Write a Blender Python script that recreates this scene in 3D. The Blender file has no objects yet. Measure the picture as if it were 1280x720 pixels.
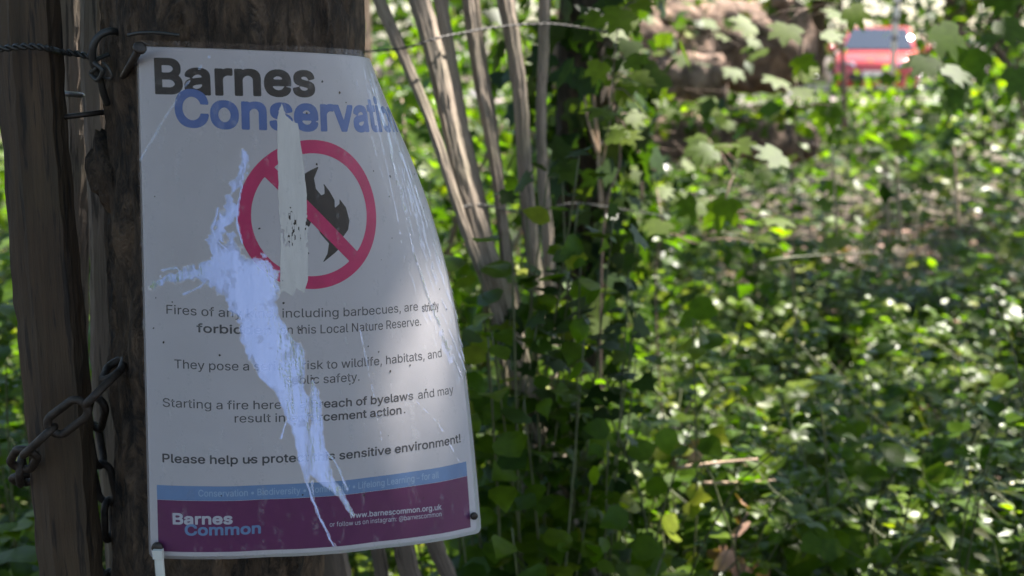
import bpy, bmesh, math, random
import numpy as np
from mathutils import Vector, Matrix
R = math.radians
rng = np.random.default_rng(7)
random.seed(7)
scn = bpy.context.scene
col = scn.collection

# ---------------------------------------------------------------- camera, sky, sun, exposure
PITCH, CAMZ, FPX = R(12.6), 1.4, 1437.0
cam_data = bpy.data.cameras.new('camera')
cam = bpy.data.objects.new('camera', cam_data); col.objects.link(cam)
cam.location = (0, 0, CAMZ); cam.rotation_euler = (R(90) - PITCH, 0, 0)
cam_data.sensor_width = 36.0; cam_data.lens = FPX / 1280 * 36
cam_data.clip_start = 0.02; cam_data.clip_end = 500
cam_data.dof.use_dof = True; cam_data.dof.focus_distance = 0.985; cam_data.dof.aperture_fstop = 6.4
scn.camera = cam
SUN_AZ, SUN_EL = R(57), R(55)                     # clockwise from +Y
SUN = np.array([math.sin(SUN_AZ)*math.cos(SUN_EL), math.cos(SUN_AZ)*math.cos(SUN_EL), math.sin(SUN_EL)])
world = bpy.data.worlds.new('World'); scn.world = world; world.use_nodes = True
wn = world.node_tree; bg = wn.nodes['Background']
sky = wn.nodes.new('ShaderNodeTexSky'); sky.sky_type = 'NISHITA'; sky.sun_disc = False
sky.sun_elevation = SUN_EL; sky.sun_rotation = SUN_AZ
wn.links.new(sky.outputs[0], bg.inputs[0]); bg.inputs[1].default_value = 0.055
sun_data = bpy.data.lights.new('sun', 'SUN'); sun_data.energy = 5.0; sun_data.angle = R(0.55); sun_data.color = (1.0, 0.93, 0.86)
sun = bpy.data.objects.new('sun', sun_data); col.objects.link(sun)
sun.rotation_euler = Vector(SUN).to_track_quat('Z', 'Y').to_euler(); sun.location = (8, 3, 12)
vs = scn.view_settings
vs.view_transform = 'Standard'; vs.look = 'None'; vs.gamma = 1.0; vs.use_curve_mapping = False
vs.exposure = 2.5
cy = scn.cycles
cy.use_denoising = True
try: cy.denoiser = 'OPENIMAGEDENOISE'
except Exception: pass
cy.max_bounces = 7; cy.diffuse_bounces = 4; cy.glossy_bounces = 3; cy.transmission_bounces = 4; cy.transparent_max_bounces = 12
cy.sample_clamp_indirect = 6.0; cy.caustics_reflective = False; cy.caustics_refractive = False

FONT = {
 'B': (456,[[60,0,60,509,241,509,266,508,289,504,310,499,329,491,345,481,359,469,371,456,381,442,388,426,394,410,397,392,398,374,397,358,395,344,392,331,387,320,380,310,373,301,365,293,356,286,347,280,336,275,326,270,315,267,315,262,327,261,339,257,351,252,363,245,374,237,385,227,394,216,402,203,409,189,414,173,417,155,418,136,417,117,413,100,408,83,400,67,390,52,377,39,362,28,344,18,324,10,301,4,275,1,247,0],[125,57,245,57,272,58,296,63,315,70,330,80,341,92,349,105,354,120,355,137,355,149,352,161,348,173,342,184,335,194,327,203,317,211,306,218,293,224,279,228,264,230,248,231,125,231],[125,285,238,285,252,286,265,288,277,291,288,296,299,302,308,309,316,317,323,326,329,337,333,348,335,359,336,372,334,388,330,403,323,417,313,429,299,439,283,446,263,450,240,452,125,452]]),
 'C': (510,[[267,-7,235,-5,205,1,177,11,150,25,126,42,104,63,86,88,70,115,57,146,48,179,42,215,40,254,42,293,48,329,57,362,70,393,86,421,104,445,126,466,150,484,177,498,205,508,235,514,267,516,286,515,305,513,323,509,340,504,357,498,373,490,388,481,402,471,415,460,427,447,438,433,448,418,456,402,463,385,469,367,473,348,408,348,405,361,401,373,395,384,389,395,382,404,375,413,366,421,357,428,348,435,337,440,327,445,315,449,304,452,292,454,280,455,267,456,245,454,223,450,203,443,184,432,166,419,150,403,137,385,125,364,116,340,109,314,105,285,103,254,105,223,109,194,116,168,125,145,137,123,151,105,166,89,184,76,203,66,223,59,245,54,267,53,280,53,292,55,304,57,315,60,327,64,337,69,348,74,357,81,366,88,375,96,382,105,389,114,395,125,401,136,405,148,408,160,473,160,469,142,463,124,457,107,448,91,438,76,428,62,416,49,402,38,388,28,373,19,357,11,341,5,323,0,305,-4,286,-6]]),
 'F': (410,[[60,0,60,509,369,509,369,452,125,452,125,278,346,278,346,221,125,221,125,0]]),
 'L': (393,[[60,0,60,509,125,509,125,57,361,57,361,0]]),
 'N': (523,[[60,0,60,509,136,509,343,183,363,151,388,107,414,55,405,54,401,108,399,157,399,195,399,509,463,509,463,0,387,0,202,290,177,331,148,381,108,452,119,454,122,384,124,328,125,291,125,0]]),
 'R': (449,[[60,0,60,509,236,509,264,507,290,504,313,497,333,489,351,478,367,465,380,450,390,433,399,415,405,395,408,374,409,352,408,330,405,309,399,290,390,271,380,255,367,240,351,228,333,217,312,209,289,203,264,199,236,198,96,198,96,255,234,255,252,256,269,258,284,262,298,267,309,273,319,281,327,290,334,300,339,312,342,324,344,338,345,352,344,367,342,380,339,393,334,405,327,415,319,425,309,433,298,440,284,445,269,449,252,451,233,452,125,452,125,0],[353,0,230,229,303,229,428,0]]),
 'S': (447,[[224,-9,197,-8,172,-4,149,1,128,9,108,19,91,31,76,45,64,60,54,77,46,96,41,115,38,137,104,137,107,123,110,110,116,98,123,88,132,79,142,71,154,64,166,59,180,55,194,52,209,50,224,49,241,50,257,52,272,55,286,60,299,66,311,74,321,82,329,92,336,102,341,114,345,126,346,139,345,151,342,161,338,171,332,179,325,186,316,193,307,199,296,205,245,222,184,239,154,249,128,260,105,274,86,289,71,307,60,326,54,348,52,372,53,393,58,413,65,431,75,448,87,463,102,476,119,488,138,498,158,506,180,511,203,514,227,516,252,514,275,511,296,505,316,498,334,488,351,476,365,463,377,449,387,433,394,415,399,397,401,378,337,378,334,396,326,412,316,426,302,437,286,447,267,453,247,457,225,459,209,458,194,456,180,452,167,448,156,442,145,435,136,427,129,418,123,409,118,398,116,387,115,376,116,363,119,352,124,342,131,334,139,326,148,319,158,313,169,308,212,293,264,279,312,264,324,258,336,252,347,245,359,238,369,229,379,220,387,209,395,198,401,185,405,171,407,155,408,139,407,118,403,99,396,81,386,64,374,48,360,34,343,21,323,11,302,2,278,-4,252,-8]]),
 'T': (449,[[32,452,32,509,417,509,417,452,257,452,257,0,193,0,193,452]]),
 'P': (445,[[60,0,60,509,235,509,263,507,289,503,312,497,332,487,350,476,366,462,379,447,390,430,398,411,404,391,407,370,409,348,407,325,404,304,398,284,390,265,379,248,366,233,350,219,332,207,312,198,289,191,263,187,235,186,109,186,109,242,233,242,252,243,269,246,284,250,297,256,308,264,318,272,327,282,333,294,338,306,342,319,344,333,344,348,344,362,342,376,338,389,333,402,326,413,318,423,308,431,297,439,284,444,268,449,251,451,232,452,125,452,125,0]]),
 'a': (389,[[160,-9,142,-8,126,-5,110,-1,94,5,80,12,68,22,57,32,48,45,40,58,35,73,31,90,30,108,31,123,34,138,38,150,43,161,50,171,58,179,67,187,78,193,89,199,100,203,112,207,125,211,178,220,234,227,265,235,276,255,276,257,275,268,273,279,271,288,267,297,262,304,256,311,248,317,240,322,230,326,220,329,208,330,196,331,183,330,171,329,159,326,149,322,118,301,100,274,41,291,48,308,57,322,67,335,79,346,91,355,104,364,118,370,133,375,148,379,163,382,179,384,194,384,239,379,251,376,263,372,275,367,286,360,296,353,306,343,315,333,322,320,329,306,333,290,336,272,337,251,337,0,277,0,277,52,272,52,252,25,244,18,236,12,226,6,215,1,203,-3,190,-6,176,-8],[170,45,187,46,202,49,216,53,228,59,239,66,248,74,257,83,263,93,269,104,272,115,275,126,276,138,276,190,259,182,231,176,200,171,175,168,134,159,125,155,117,150,110,145,103,139,98,132,95,124,93,115,92,105,92,95,94,87,98,79,102,72,107,66,114,61,121,56,130,52,139,49,149,47,159,46]]),
 'b': (424,[[229,-8,213,-7,198,-5,184,-1,172,4,162,10,153,17,145,24,138,31,118,59,112,59,112,0,53,0,53,509,114,509,114,319,118,319,137,346,144,353,152,360,161,367,171,373,183,378,197,381,212,384,229,384,252,383,274,378,294,371,313,361,330,347,345,332,359,313,370,293,379,270,385,245,389,218,390,189,389,160,385,133,379,108,370,84,359,64,346,45,330,29,313,16,294,5,274,-2,252,-7],[220,47,237,48,253,51,267,57,279,66,291,76,301,88,309,101,316,117,321,133,325,151,327,170,328,189,327,209,325,227,321,245,316,261,309,276,301,290,291,301,280,311,267,319,253,325,237,329,220,330,203,329,188,325,174,320,161,312,150,302,140,291,132,278,125,263,120,247,116,229,113,210,113,189,113,169,116,150,120,132,125,115,132,100,140,86,150,75,162,65,174,57,188,51,204,48]]),
 'c': (396,[[207,-8,182,-7,159,-2,137,6,117,16,98,30,82,46,68,64,56,85,46,108,40,133,36,159,34,187,36,216,40,243,46,268,56,291,68,312,82,330,98,346,117,360,137,371,159,378,182,383,207,384,221,384,234,383,247,380,260,377,272,373,284,368,295,362,305,356,315,349,324,341,332,332,340,322,347,312,353,301,358,289,362,277,303,262,290,289,270,311,242,325,207,330,189,329,173,325,158,319,145,310,134,300,124,287,115,274,108,258,103,242,99,224,97,206,96,187,97,169,99,151,103,134,108,117,115,102,124,89,134,76,145,66,158,57,173,51,189,48,207,46,243,52,271,66,292,89,304,117,363,102,359,90,354,78,348,67,341,56,334,46,325,37,316,29,306,21,296,15,285,9,273,4,261,-1,248,-4,235,-6,221,-8]]),
 'd': (424,[[195,-8,172,-7,151,-2,130,5,111,16,94,29,79,45,66,64,55,84,46,108,39,133,35,160,34,189,35,218,39,245,46,270,55,293,66,313,79,332,95,347,112,361,131,371,151,378,173,383,196,384,213,384,228,381,241,378,253,373,263,367,272,360,280,353,287,346,306,319,311,319,311,509,372,509,372,0,313,0,313,59,307,59,287,31,280,24,272,17,263,10,252,4,241,-1,227,-5,212,-7],[205,47,221,48,236,51,250,57,263,65,274,75,284,86,293,100,299,115,305,132,309,150,311,169,312,189,311,210,309,229,305,247,300,263,293,278,284,291,275,302,263,312,251,320,237,325,221,329,205,330,187,329,172,325,157,319,145,311,133,301,124,290,115,276,108,261,103,245,99,227,97,209,96,189,97,170,99,151,103,133,109,117,115,101,124,88,134,76,145,66,158,57,172,51,188,48]]),
 'e': (404,[[212,-8,185,-7,161,-2,138,6,117,16,98,30,82,46,68,64,56,85,46,108,40,132,35,159,34,187,35,215,39,242,46,267,55,290,67,311,81,329,97,346,115,359,135,370,157,378,180,383,205,384,221,384,236,382,251,379,266,374,280,368,294,361,307,351,319,341,331,329,341,315,350,299,357,282,363,263,368,242,370,219,371,194,371,169,75,169,75,221,338,221,310,202,309,220,307,237,303,254,298,269,291,282,283,294,273,305,263,314,250,321,237,326,222,329,205,330,189,329,173,326,159,321,146,313,135,304,125,294,116,282,109,270,103,256,99,241,97,226,96,211,96,178,97,157,100,139,104,122,110,106,118,92,128,80,139,70,151,61,165,55,179,50,195,47,212,46,224,47,234,48,244,50,254,53,263,56,271,61,278,66,285,73,292,80,297,88,302,96,306,105,365,91,360,77,353,63,345,51,335,39,324,29,311,19,298,11,283,4,266,-1,249,-5,231,-7]]),
 'f': (254,[[228,379,228,327,6,327,6,379],[81,0,81,432,82,447,84,461,89,474,96,486,104,496,113,505,124,513,135,519,148,524,161,527,174,529,187,530,222,527,243,521,227,468,215,472,195,474,182,473,171,470,162,466,154,460,149,452,145,443,142,431,142,419,142,0]]),
 'g': (425,[[207,-151,187,-150,168,-148,150,-144,134,-140,119,-134,105,-127,93,-119,82,-110,73,-101,64,-91,57,-80,51,-69,101,-41,122,-66,128,-72,136,-78,145,-83,154,-88,165,-92,178,-95,192,-97,207,-97,229,-96,249,-92,267,-85,282,-75,295,-62,304,-47,310,-28,311,-6,311,68,306,68,287,41,280,34,272,28,263,21,252,16,241,11,227,8,212,5,195,5,173,6,152,10,132,17,113,27,95,39,80,53,67,71,55,90,46,112,39,136,35,163,34,191,35,220,39,246,46,271,55,293,66,314,80,332,95,347,112,361,131,371,152,378,173,383,196,384,213,384,228,382,242,378,253,373,264,367,273,360,281,353,288,346,308,319,313,319,313,379,372,379,372,-9,371,-32,367,-54,360,-73,350,-90,338,-104,324,-117,308,-127,291,-136,271,-142,251,-147,229,-150],[205,59,222,60,237,63,251,68,264,75,275,84,285,95,293,107,300,121,305,137,309,154,312,172,312,193,312,212,309,231,305,248,300,264,293,278,285,291,275,303,264,312,251,320,237,325,222,329,205,330,188,329,172,325,158,320,145,312,134,302,124,290,115,277,109,262,103,246,99,229,97,212,96,193,97,173,99,155,103,138,109,123,116,108,124,96,134,85,145,76,158,68,172,63,188,60]]),
 'h': (410,[[114,227,114,0,53,0,53,509,114,509,114,287,102,287,112,312,124,332,137,349,152,362,169,372,187,379,207,383,227,384,246,383,264,380,280,376,295,369,309,360,321,349,332,336,341,321,348,304,353,285,356,264,357,240,357,0,296,0,296,235,295,256,290,275,283,291,273,304,260,315,246,323,229,328,210,329,197,328,184,326,172,322,161,317,150,311,141,303,133,293,126,283,121,271,117,257,114,243]]),
 'i': (167,[[53,0,53,379,114,379,114,0],[84,443,75,444,67,446,60,449,54,455,48,461,44,468,42,475,41,483,42,491,44,499,48,506,54,512,60,517,67,521,75,523,84,524,92,523,100,521,107,517,114,512,119,506,123,499,126,491,126,483,126,475,123,468,119,461,114,455,107,449,100,446,92,444]]),
 'j': (167,[[53,379,114,379,114,-30,113,-47,111,-63,107,-77,102,-90,95,-102,86,-113,76,-122,65,-129,52,-135,37,-139,21,-142,4,-143,-10,-143,-10,-87,2,-87,14,-86,25,-83,34,-78,40,-72,46,-64,50,-54,52,-42,53,-29],[83,443,75,444,67,446,60,449,53,455,48,461,44,468,42,475,41,483,42,491,44,499,48,506,53,512,60,517,67,521,75,523,83,524,92,523,100,521,107,517,114,512,119,506,123,499,125,491,126,483,125,475,123,468,119,461,114,455,107,449,100,446,92,444]]),
 'k': (381,[[110,137,110,212,121,212,284,379,360,379,184,199,177,199],[53,0,53,509,114,509,114,0],[294,0,148,186,191,229,372,0]]),
 'l': (189,[[139,-2,119,-1,101,3,86,10,74,20,65,33,58,47,54,65,53,84,53,509,114,509,114,99,114,87,115,77,117,68,120,62,124,58,130,54,137,53,146,52,160,53,170,54,181,3,162,-1]]),
 'm': (610,[[53,0,53,379,112,379,112,295,108,295,112,310,118,323,125,335,132,346,141,355,151,363,161,370,172,376,183,380,195,384,207,386,219,386,239,385,257,380,273,372,287,361,299,347,309,331,316,314,321,295,312,295,317,308,322,321,329,332,337,343,347,353,357,361,368,369,381,375,394,380,407,383,422,385,437,386,453,385,468,383,483,378,497,372,510,364,522,354,532,342,541,328,548,313,553,296,556,276,557,255,557,0,496,0,496,254,494,273,490,289,483,302,473,313,460,321,447,326,433,329,419,330,406,330,395,328,384,324,374,320,365,314,358,307,351,299,345,290,341,280,338,270,336,259,335,247,335,0,274,0,274,260,273,275,269,288,262,301,253,311,242,320,229,326,215,329,199,330,188,330,178,328,168,325,158,320,148,314,140,307,132,299,126,289,121,278,117,266,114,253,114,238,114,0]]),
 'n': (410,[[114,227,114,0,53,0,53,379,112,379,112,287,102,287,112,312,124,332,137,349,152,362,169,372,187,379,207,383,227,384,246,383,264,380,280,376,295,369,309,360,321,349,332,336,341,321,348,304,353,285,356,264,357,240,357,0,296,0,296,235,295,256,290,275,283,291,273,304,260,315,246,323,229,328,210,329,197,328,184,326,172,322,161,317,150,311,141,303,133,293,126,283,121,271,117,257,114,243]]),
 'o': (415,[[207,-8,182,-7,159,-2,137,6,117,16,98,30,82,46,68,64,56,85,46,108,40,133,36,159,34,187,36,216,40,243,46,268,56,291,68,312,82,330,98,346,117,360,137,371,159,378,182,383,207,384,233,383,256,378,278,371,299,360,317,346,333,330,347,312,359,291,369,268,376,243,380,216,381,187,380,159,376,133,369,108,359,85,347,64,333,46,317,30,299,16,278,6,256,-2,233,-7],[207,46,226,48,242,51,257,57,270,66,282,76,292,89,300,102,307,117,312,134,316,151,318,169,319,187,318,206,316,224,312,242,307,258,300,274,292,287,282,300,270,310,257,319,242,325,226,329,207,330,189,329,173,325,158,319,145,310,134,300,124,287,115,274,108,258,103,242,99,224,97,206,96,187,97,169,99,151,103,134,108,117,115,102,124,89,134,76,145,66,158,57,173,51,189,48]]),
 'p': (424,[[53,-143,53,379,112,379,112,319,118,319,137,346,144,353,152,360,161,367,171,373,183,378,197,381,212,384,229,384,252,383,274,378,294,371,313,361,330,347,345,332,359,313,370,293,379,270,385,245,389,218,390,189,389,160,385,133,379,108,370,84,359,64,346,45,330,29,313,16,294,5,274,-2,252,-7,229,-8,213,-7,198,-5,184,-1,173,4,162,10,153,17,145,24,138,31,118,59,114,59,114,-143],[220,47,237,48,253,51,267,57,279,66,291,76,301,88,309,101,316,117,321,133,325,151,327,170,328,189,327,209,325,227,321,245,316,261,309,276,301,290,291,301,280,311,267,319,253,325,237,329,220,330,203,329,188,325,174,320,161,312,150,302,140,291,132,278,125,263,120,247,116,229,113,210,113,189,113,169,116,150,120,132,125,115,132,100,140,86,150,75,162,65,174,57,188,51,204,48]]),
 'r': (259,[[53,0,53,379,112,379,112,321,115,321,122,335,130,347,140,358,152,367,166,375,181,380,196,384,213,385,229,384,243,384,243,322,230,324,207,326,194,325,182,323,170,319,159,315,149,309,140,301,132,293,126,284,121,273,117,262,114,250,114,237,114,0]]),
 's': (365,[[182,-8,163,-7,145,-5,128,-2,112,3,98,10,84,18,72,27,62,38,53,50,45,63,40,78,36,94,94,107,99,92,105,79,114,69,124,60,136,54,150,49,165,46,181,45,200,46,217,50,232,55,244,62,255,71,262,81,267,91,268,103,267,112,265,121,260,129,254,136,246,142,237,147,225,151,212,155,149,170,125,177,104,186,87,196,72,208,61,222,53,237,48,255,47,274,48,290,51,305,57,319,65,332,75,343,87,354,100,363,115,370,131,377,149,381,167,384,187,384,206,384,223,381,239,378,254,372,267,366,279,358,290,349,299,339,307,328,314,316,319,303,324,290,268,277,264,288,258,298,251,307,243,316,232,323,219,328,205,331,187,333,171,332,156,329,143,324,131,317,121,308,114,299,110,289,109,277,110,267,112,258,117,250,124,243,133,237,144,232,157,227,172,223,229,209,254,202,275,194,292,183,306,171,317,158,325,142,330,125,331,107,330,90,326,75,321,61,312,47,302,35,290,24,276,15,260,6,242,0,223,-5,203,-7]]),
 't': (227,[[204,379,204,327,6,327,6,379],[65,471,126,471,126,98,127,86,128,76,132,68,136,61,142,56,150,53,159,51,170,50,185,51,202,54,213,2,192,-3,168,-4,145,-3,125,2,107,10,92,21,80,35,72,52,67,71,65,93]]),
 'u': (410,[[182,-5,164,-4,146,-1,130,4,115,11,101,20,89,31,78,44,69,59,62,76,57,95,54,116,53,139,53,379,114,379,114,144,115,123,119,105,127,89,137,75,150,64,164,56,181,52,200,50,213,51,226,53,238,57,249,62,259,69,268,77,276,86,283,97,289,109,293,122,295,137,296,153,296,379,357,379,357,0,298,0,298,92,307,92,297,67,286,47,272,30,257,17,240,7,222,0,203,-4]]),
 'v': (389,[[163,0,17,379,84,379,165,155,187,87,206,21,184,21,203,87,224,155,305,379,371,379,226,0]]),
 'w': (567,[[138,0,23,379,87,379,133,214,154,137,175,41,165,41,186,135,206,214,252,379,316,379,362,214,382,136,402,41,391,41,413,135,434,214,480,379,545,379,429,0,368,0,319,172,305,225,291,280,277,338,291,338,277,280,263,225,248,172,199,0]]),
 'y': (389,[[47,-139,61,-86,71,-87,104,-89,111,-87,118,-84,124,-80,130,-74,136,-67,141,-58,146,-48,151,-36,163,-1,17,379,84,379,165,155,187,87,206,21,184,21,202,87,224,155,305,379,371,379,204,-58,198,-72,191,-85,184,-97,177,-107,168,-116,159,-124,150,-130,139,-136,128,-140,117,-143,104,-145,91,-145,65,-143]]),
 ',': (188,[[38,-119,68,71,137,71,84,-119]]),
 '.': (188,[[95,-4,86,-4,78,-1,70,3,63,9,57,16,53,24,50,32,50,41,50,50,53,59,57,66,63,73,70,79,78,83,86,86,95,87,104,86,113,83,121,79,128,73,134,66,138,59,140,50,141,41,140,32,138,24,134,16,128,9,121,3,113,-1,104,-4]]),
 '!': (196,[[67,160,63,509,132,509,128,160],[98,-4,89,-4,81,-1,73,3,66,9,60,16,56,24,53,32,52,41,53,50,56,58,60,66,66,73,73,79,81,83,89,86,98,86,107,86,116,83,123,79,130,73,136,66,140,58,143,50,143,41,143,32,140,24,136,16,130,9,123,3,116,-1,107,-4]]),
 '@': (676,[[355,-135,319,-134,284,-130,252,-123,221,-114,193,-102,167,-88,144,-72,122,-53,103,-31,87,-8,73,18,61,46,52,77,45,109,42,143,40,179,42,215,46,248,52,280,61,309,73,337,87,363,104,387,123,408,144,427,167,444,192,458,220,470,249,480,281,486,314,490,349,492,383,490,415,486,445,479,472,469,498,457,522,442,543,426,562,407,579,387,594,366,607,343,617,319,625,294,631,268,634,242,635,215,635,197,634,178,633,160,631,142,628,124,625,107,620,91,615,76,608,62,599,49,590,38,579,28,566,21,551,15,535,12,517,11,476,17,466,20,457,24,449,29,441,36,434,42,429,50,425,59,423,68,420,68,415,58,408,48,399,38,388,30,376,22,361,17,345,14,326,13,305,14,285,18,267,25,251,35,236,48,224,62,213,78,204,96,197,116,192,137,189,159,188,182,190,205,193,226,199,246,207,265,217,282,228,297,242,311,257,322,274,331,291,338,310,342,330,343,346,342,360,340,373,336,385,331,395,325,404,319,411,312,416,306,419,306,419,335,474,335,474,110,474,100,476,91,480,82,485,74,491,68,499,63,508,60,518,59,530,60,540,63,549,68,557,76,563,85,568,97,572,111,576,127,578,145,580,166,581,190,581,215,580,237,577,259,573,280,567,301,558,320,548,339,537,357,523,373,507,388,490,402,471,414,450,424,427,432,402,438,376,441,347,442,319,441,292,438,266,432,242,424,220,414,199,402,181,388,164,372,149,354,135,334,124,312,115,289,107,263,102,236,99,208,98,178,99,147,102,119,107,91,115,66,124,43,135,21,149,1,165,-17,182,-32,201,-46,223,-58,246,-68,271,-75,298,-81,327,-84,357,-85,412,-80,458,-69,489,-59,504,-107,464,-120,411,-131],[329,65,345,66,359,68,372,72,382,78,392,86,400,95,407,106,412,118,416,133,419,148,421,166,422,185,421,204,419,221,416,236,411,249,406,260,399,269,390,276,381,282,370,286,358,289,345,291,331,292,317,291,305,288,293,284,283,277,273,269,265,260,258,250,252,239,248,226,244,213,242,199,242,185,242,169,244,154,247,139,251,125,256,112,262,101,270,90,279,81,289,74,301,69,315,66]]),
 ':': (188,[[95,-4,86,-4,78,-1,70,3,63,9,57,16,53,24,50,32,50,41,50,50,53,59,57,66,63,73,70,79,78,83,86,86,95,87,104,86,113,83,121,79,128,73,134,66,138,59,140,50,141,41,140,32,138,24,134,16,128,9,121,3,113,-1,104,-4],[95,271,86,272,78,274,70,278,63,284,57,291,53,299,50,307,50,316,50,325,53,334,57,342,63,349,70,354,78,359,86,361,95,362,104,361,113,359,121,354,128,349,134,342,138,334,140,325,141,316,140,307,138,299,134,291,128,284,121,278,113,274,104,272]]),
 '-': (453,[[337,244,337,188,114,188,114,244]]),
 '–': (350,[[350,244,350,188,0,188,0,244]]),
 '•': (389,[[194,93,180,93,166,96,152,101,139,107,127,115,117,124,108,135,100,147,93,160,89,173,86,187,85,202,86,217,89,231,93,244,100,257,108,269,117,279,127,288,139,296,152,303,166,307,180,310,194,311,209,310,223,307,237,303,249,296,261,288,272,279,281,269,289,257,295,244,300,231,303,217,304,202,303,187,300,173,295,160,289,147,281,135,272,124,261,115,249,107,237,101,223,96,209,93]]),
}
# ---------------------------------------------------------------- helpers
def at(px, py, Y):
    """World point at depth plane Y on the sight line through a pixel of the 1280x720 photograph."""
    a = (px - 640)/FPX; b = (360 - py)/FPX
    y = math.cos(PITCH) + b*math.sin(PITCH); z = -math.sin(PITCH) + b*math.cos(PITCH)
    k = Y/y
    return np.array([a*k, Y, CAMZ + z*k])

WL = {}
def tag(o, label=None, cat=None, group=None, kind=None):
    if label: o['label'] = label
    if cat: o['category'] = cat
    if group: o['group'] = group
    if kind: o['kind'] = kind
    return o
def empty(name, loc, label, cat, group=None):
    o = bpy.data.objects.new(name, None); col.objects.link(o)
    o.empty_display_size = 0.05; o.location = tuple(loc); WL[o] = np.array(loc, float)
    return tag(o, label, cat, group)
def link_mesh(name, me, mat, parent=None, origin=None, smooth=True):
    o = bpy.data.objects.new(name, me); col.objects.link(o)
    if mat is not None:
        for m in (mat if isinstance(mat, (list, tuple)) else [mat]): me.materials.append(m)
    org = WL[parent] if parent is not None and origin is None else (np.zeros(3) if origin is None else np.array(origin, float))
    n = len(me.vertices)
    co = np.empty(n*3, np.float32); me.vertices.foreach_get('co', co)
    co = co.reshape(-1, 3) - org.astype(np.float32); me.vertices.foreach_set('co', co.ravel())
    if parent is not None:
        o.parent = parent; o.location = tuple(org - WL[parent])
    else:
        o.location = tuple(org)
    WL[o] = org
    if smooth: me.polygons.foreach_set('use_smooth', np.ones(len(me.polygons), bool))
    me.update()
    return o
def copy_tree(o, parent=None):
    c = o.copy(); col.objects.link(c)
    if parent is not None: c.parent = parent
    for ch in [x for x in bpy.data.objects if x.parent == o and x.name in KEEP]: copy_tree(ch, c)
    return c

class MB:
    def __init__(s): s.v = []; s.f = []
    def add(s, vs_, fs_):
        b = len(s.v); s.v += [tuple(map(float, p)) for p in vs_]; s.f += [tuple(b + i for i in f) for f in fs_]; return s
    def box(s, c, size, M=None):
        x, y, z = np.array(size)/2
        p = np.array([(-x,-y,-z),(x,-y,-z),(x,y,-z),(-x,y,-z),(-x,-y,z),(x,-y,z),(x,y,z),(-x,y,z)])
        if M is not None: p = p @ np.array(M).T
        return s.add(p + np.array(c), [(0,3,2,1),(4,5,6,7),(0,1,5,4),(1,2,6,5),(2,3,7,6),(3,0,4,7)])
    def tube(s, pts, rad, n=8, cap=True, prof=None, up=(0, 0, 1), closed=False):
        pts = [np.array(p, float) for p in pts]; m = len(pts)
        rad = [rad]*m if np.isscalar(rad) else rad
        X = None; V = []
        for i in range(m):
            if closed: t = pts[(i+1) % m] - pts[i-1]
            else: t = pts[min(i+1, m-1)] - pts[max(i-1, 0)]
            t = t/(np.linalg.norm(t) + 1e-12)
            if X is None:
                u = np.array(up, float)
                if abs(t @ u) > .92: u = np.array([1., 0, 0])
                X = np.cross(u, t)
            X = X - t*(X @ t); X /= np.linalg.norm(X) + 1e-12
            Yv = np.cross(t, X)
            for k in range(n):
                a = 2*math.pi*k/n; r = rad[i]*(1 if prof is None else prof[i][k] if np.ndim(prof) == 2 else prof[k])
                V.append(pts[i] + r*(math.cos(a)*X + math.sin(a)*Yv))
        F = []
        for i in range(m if closed else m-1):
            j = (i+1) % m
            for k in range(n):
                l = (k+1) % n
                F.append((i*n+k, i*n+l, j*n+l, j*n+k))
        if cap and not closed:
            F.append(tuple(range(n))[::-1]); F.append(tuple(range((m-1)*n, m*n)))
        return s.add(V, F)
    def lathe(s, c, axis, prof, n=16):
        """prof: (radius, distance along axis)"""
        ax = np.array(axis, float); ax /= np.linalg.norm(ax)
        u = np.array([0, 0, 1.]) if abs(ax[2]) < .9 else np.array([1., 0, 0])
        X = np.cross(u, ax); X /= np.linalg.norm(X); Yv = np.cross(ax, X)
        V = [np.array(c) + ax*d + r*(math.cos(2*math.pi*k/n)*X + math.sin(2*math.pi*k/n)*Yv) for r, d in prof for k in range(n)]
        F = [(i*n+k, i*n+(k+1) % n, (i+1)*n+(k+1) % n, (i+1)*n+k) for i in range(len(prof)-1) for k in range(n)]
        F.append(tuple(range(n))[::-1]); F.append(tuple(range((len(prof)-1)*n, len(prof)*n)))
        return s.add(V, F)
    def build(s, name, mat, parent=None, origin=None, smooth=True):
        me = bpy.data.meshes.new(name); me.from_pydata(s.v, [], s.f); me.validate()
        return link_mesh(name, me, mat, parent, origin, smooth)

def catmull(pts, n=6):
    P = [np.array(p, float) for p in pts]; P = [2*P[0]-P[1]] + P + [2*P[-1]-P[-2]]
    out = []
    for i in range(1, len(P)-2):
        for k in range(n):
            t = k/n; a, b, c, d = P[i-1:i+3]
            out.append(.5*((2*b) + (-a+c)*t + (2*a-5*b+4*c-d)*t*t + (-a+3*b-3*c+d)*t**3))
    out.append(P[-2]); return out

# ---------------------------------------------------------------- leaves
def T_ovate():
    r = [(0, 0, 0), (.22, .36, .01), (.52, .40, .015), (.8, .2, -.02), (1, 0, -.09)]
    V = [(0, y, z) for y, w, z in r]; L = [(-w, y, z + .10*w) for y, w, z in r[1:4]]; Rr = [(w, y, z + .10*w) for y, w, z in r[1:4]]
    V = V + L + Rr
    F = [(0,1,5),(1,2,6,5),(2,3,7,6),(3,4,7),(0,8,1),(1,8,9,2),(2,9,10,3),(3,10,4)]
    return np.array(V), F
def T_lance():
    r = [(0, 0, 0), (.25, .22, .02), (.6, .19, .0), (1, 0, -.14)]
    V = [(0, y, z) for y, w, z in r] + [(-w, y, z + .05) for y, w, z in r[1:3]] + [(w, y, z + .05) for y, w, z in r[1:3]]
    return np.array(V), [(0,1,4),(1,2,5,4),(2,3,5),(0,6,1),(1,6,7,2),(2,7,3)]
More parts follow.
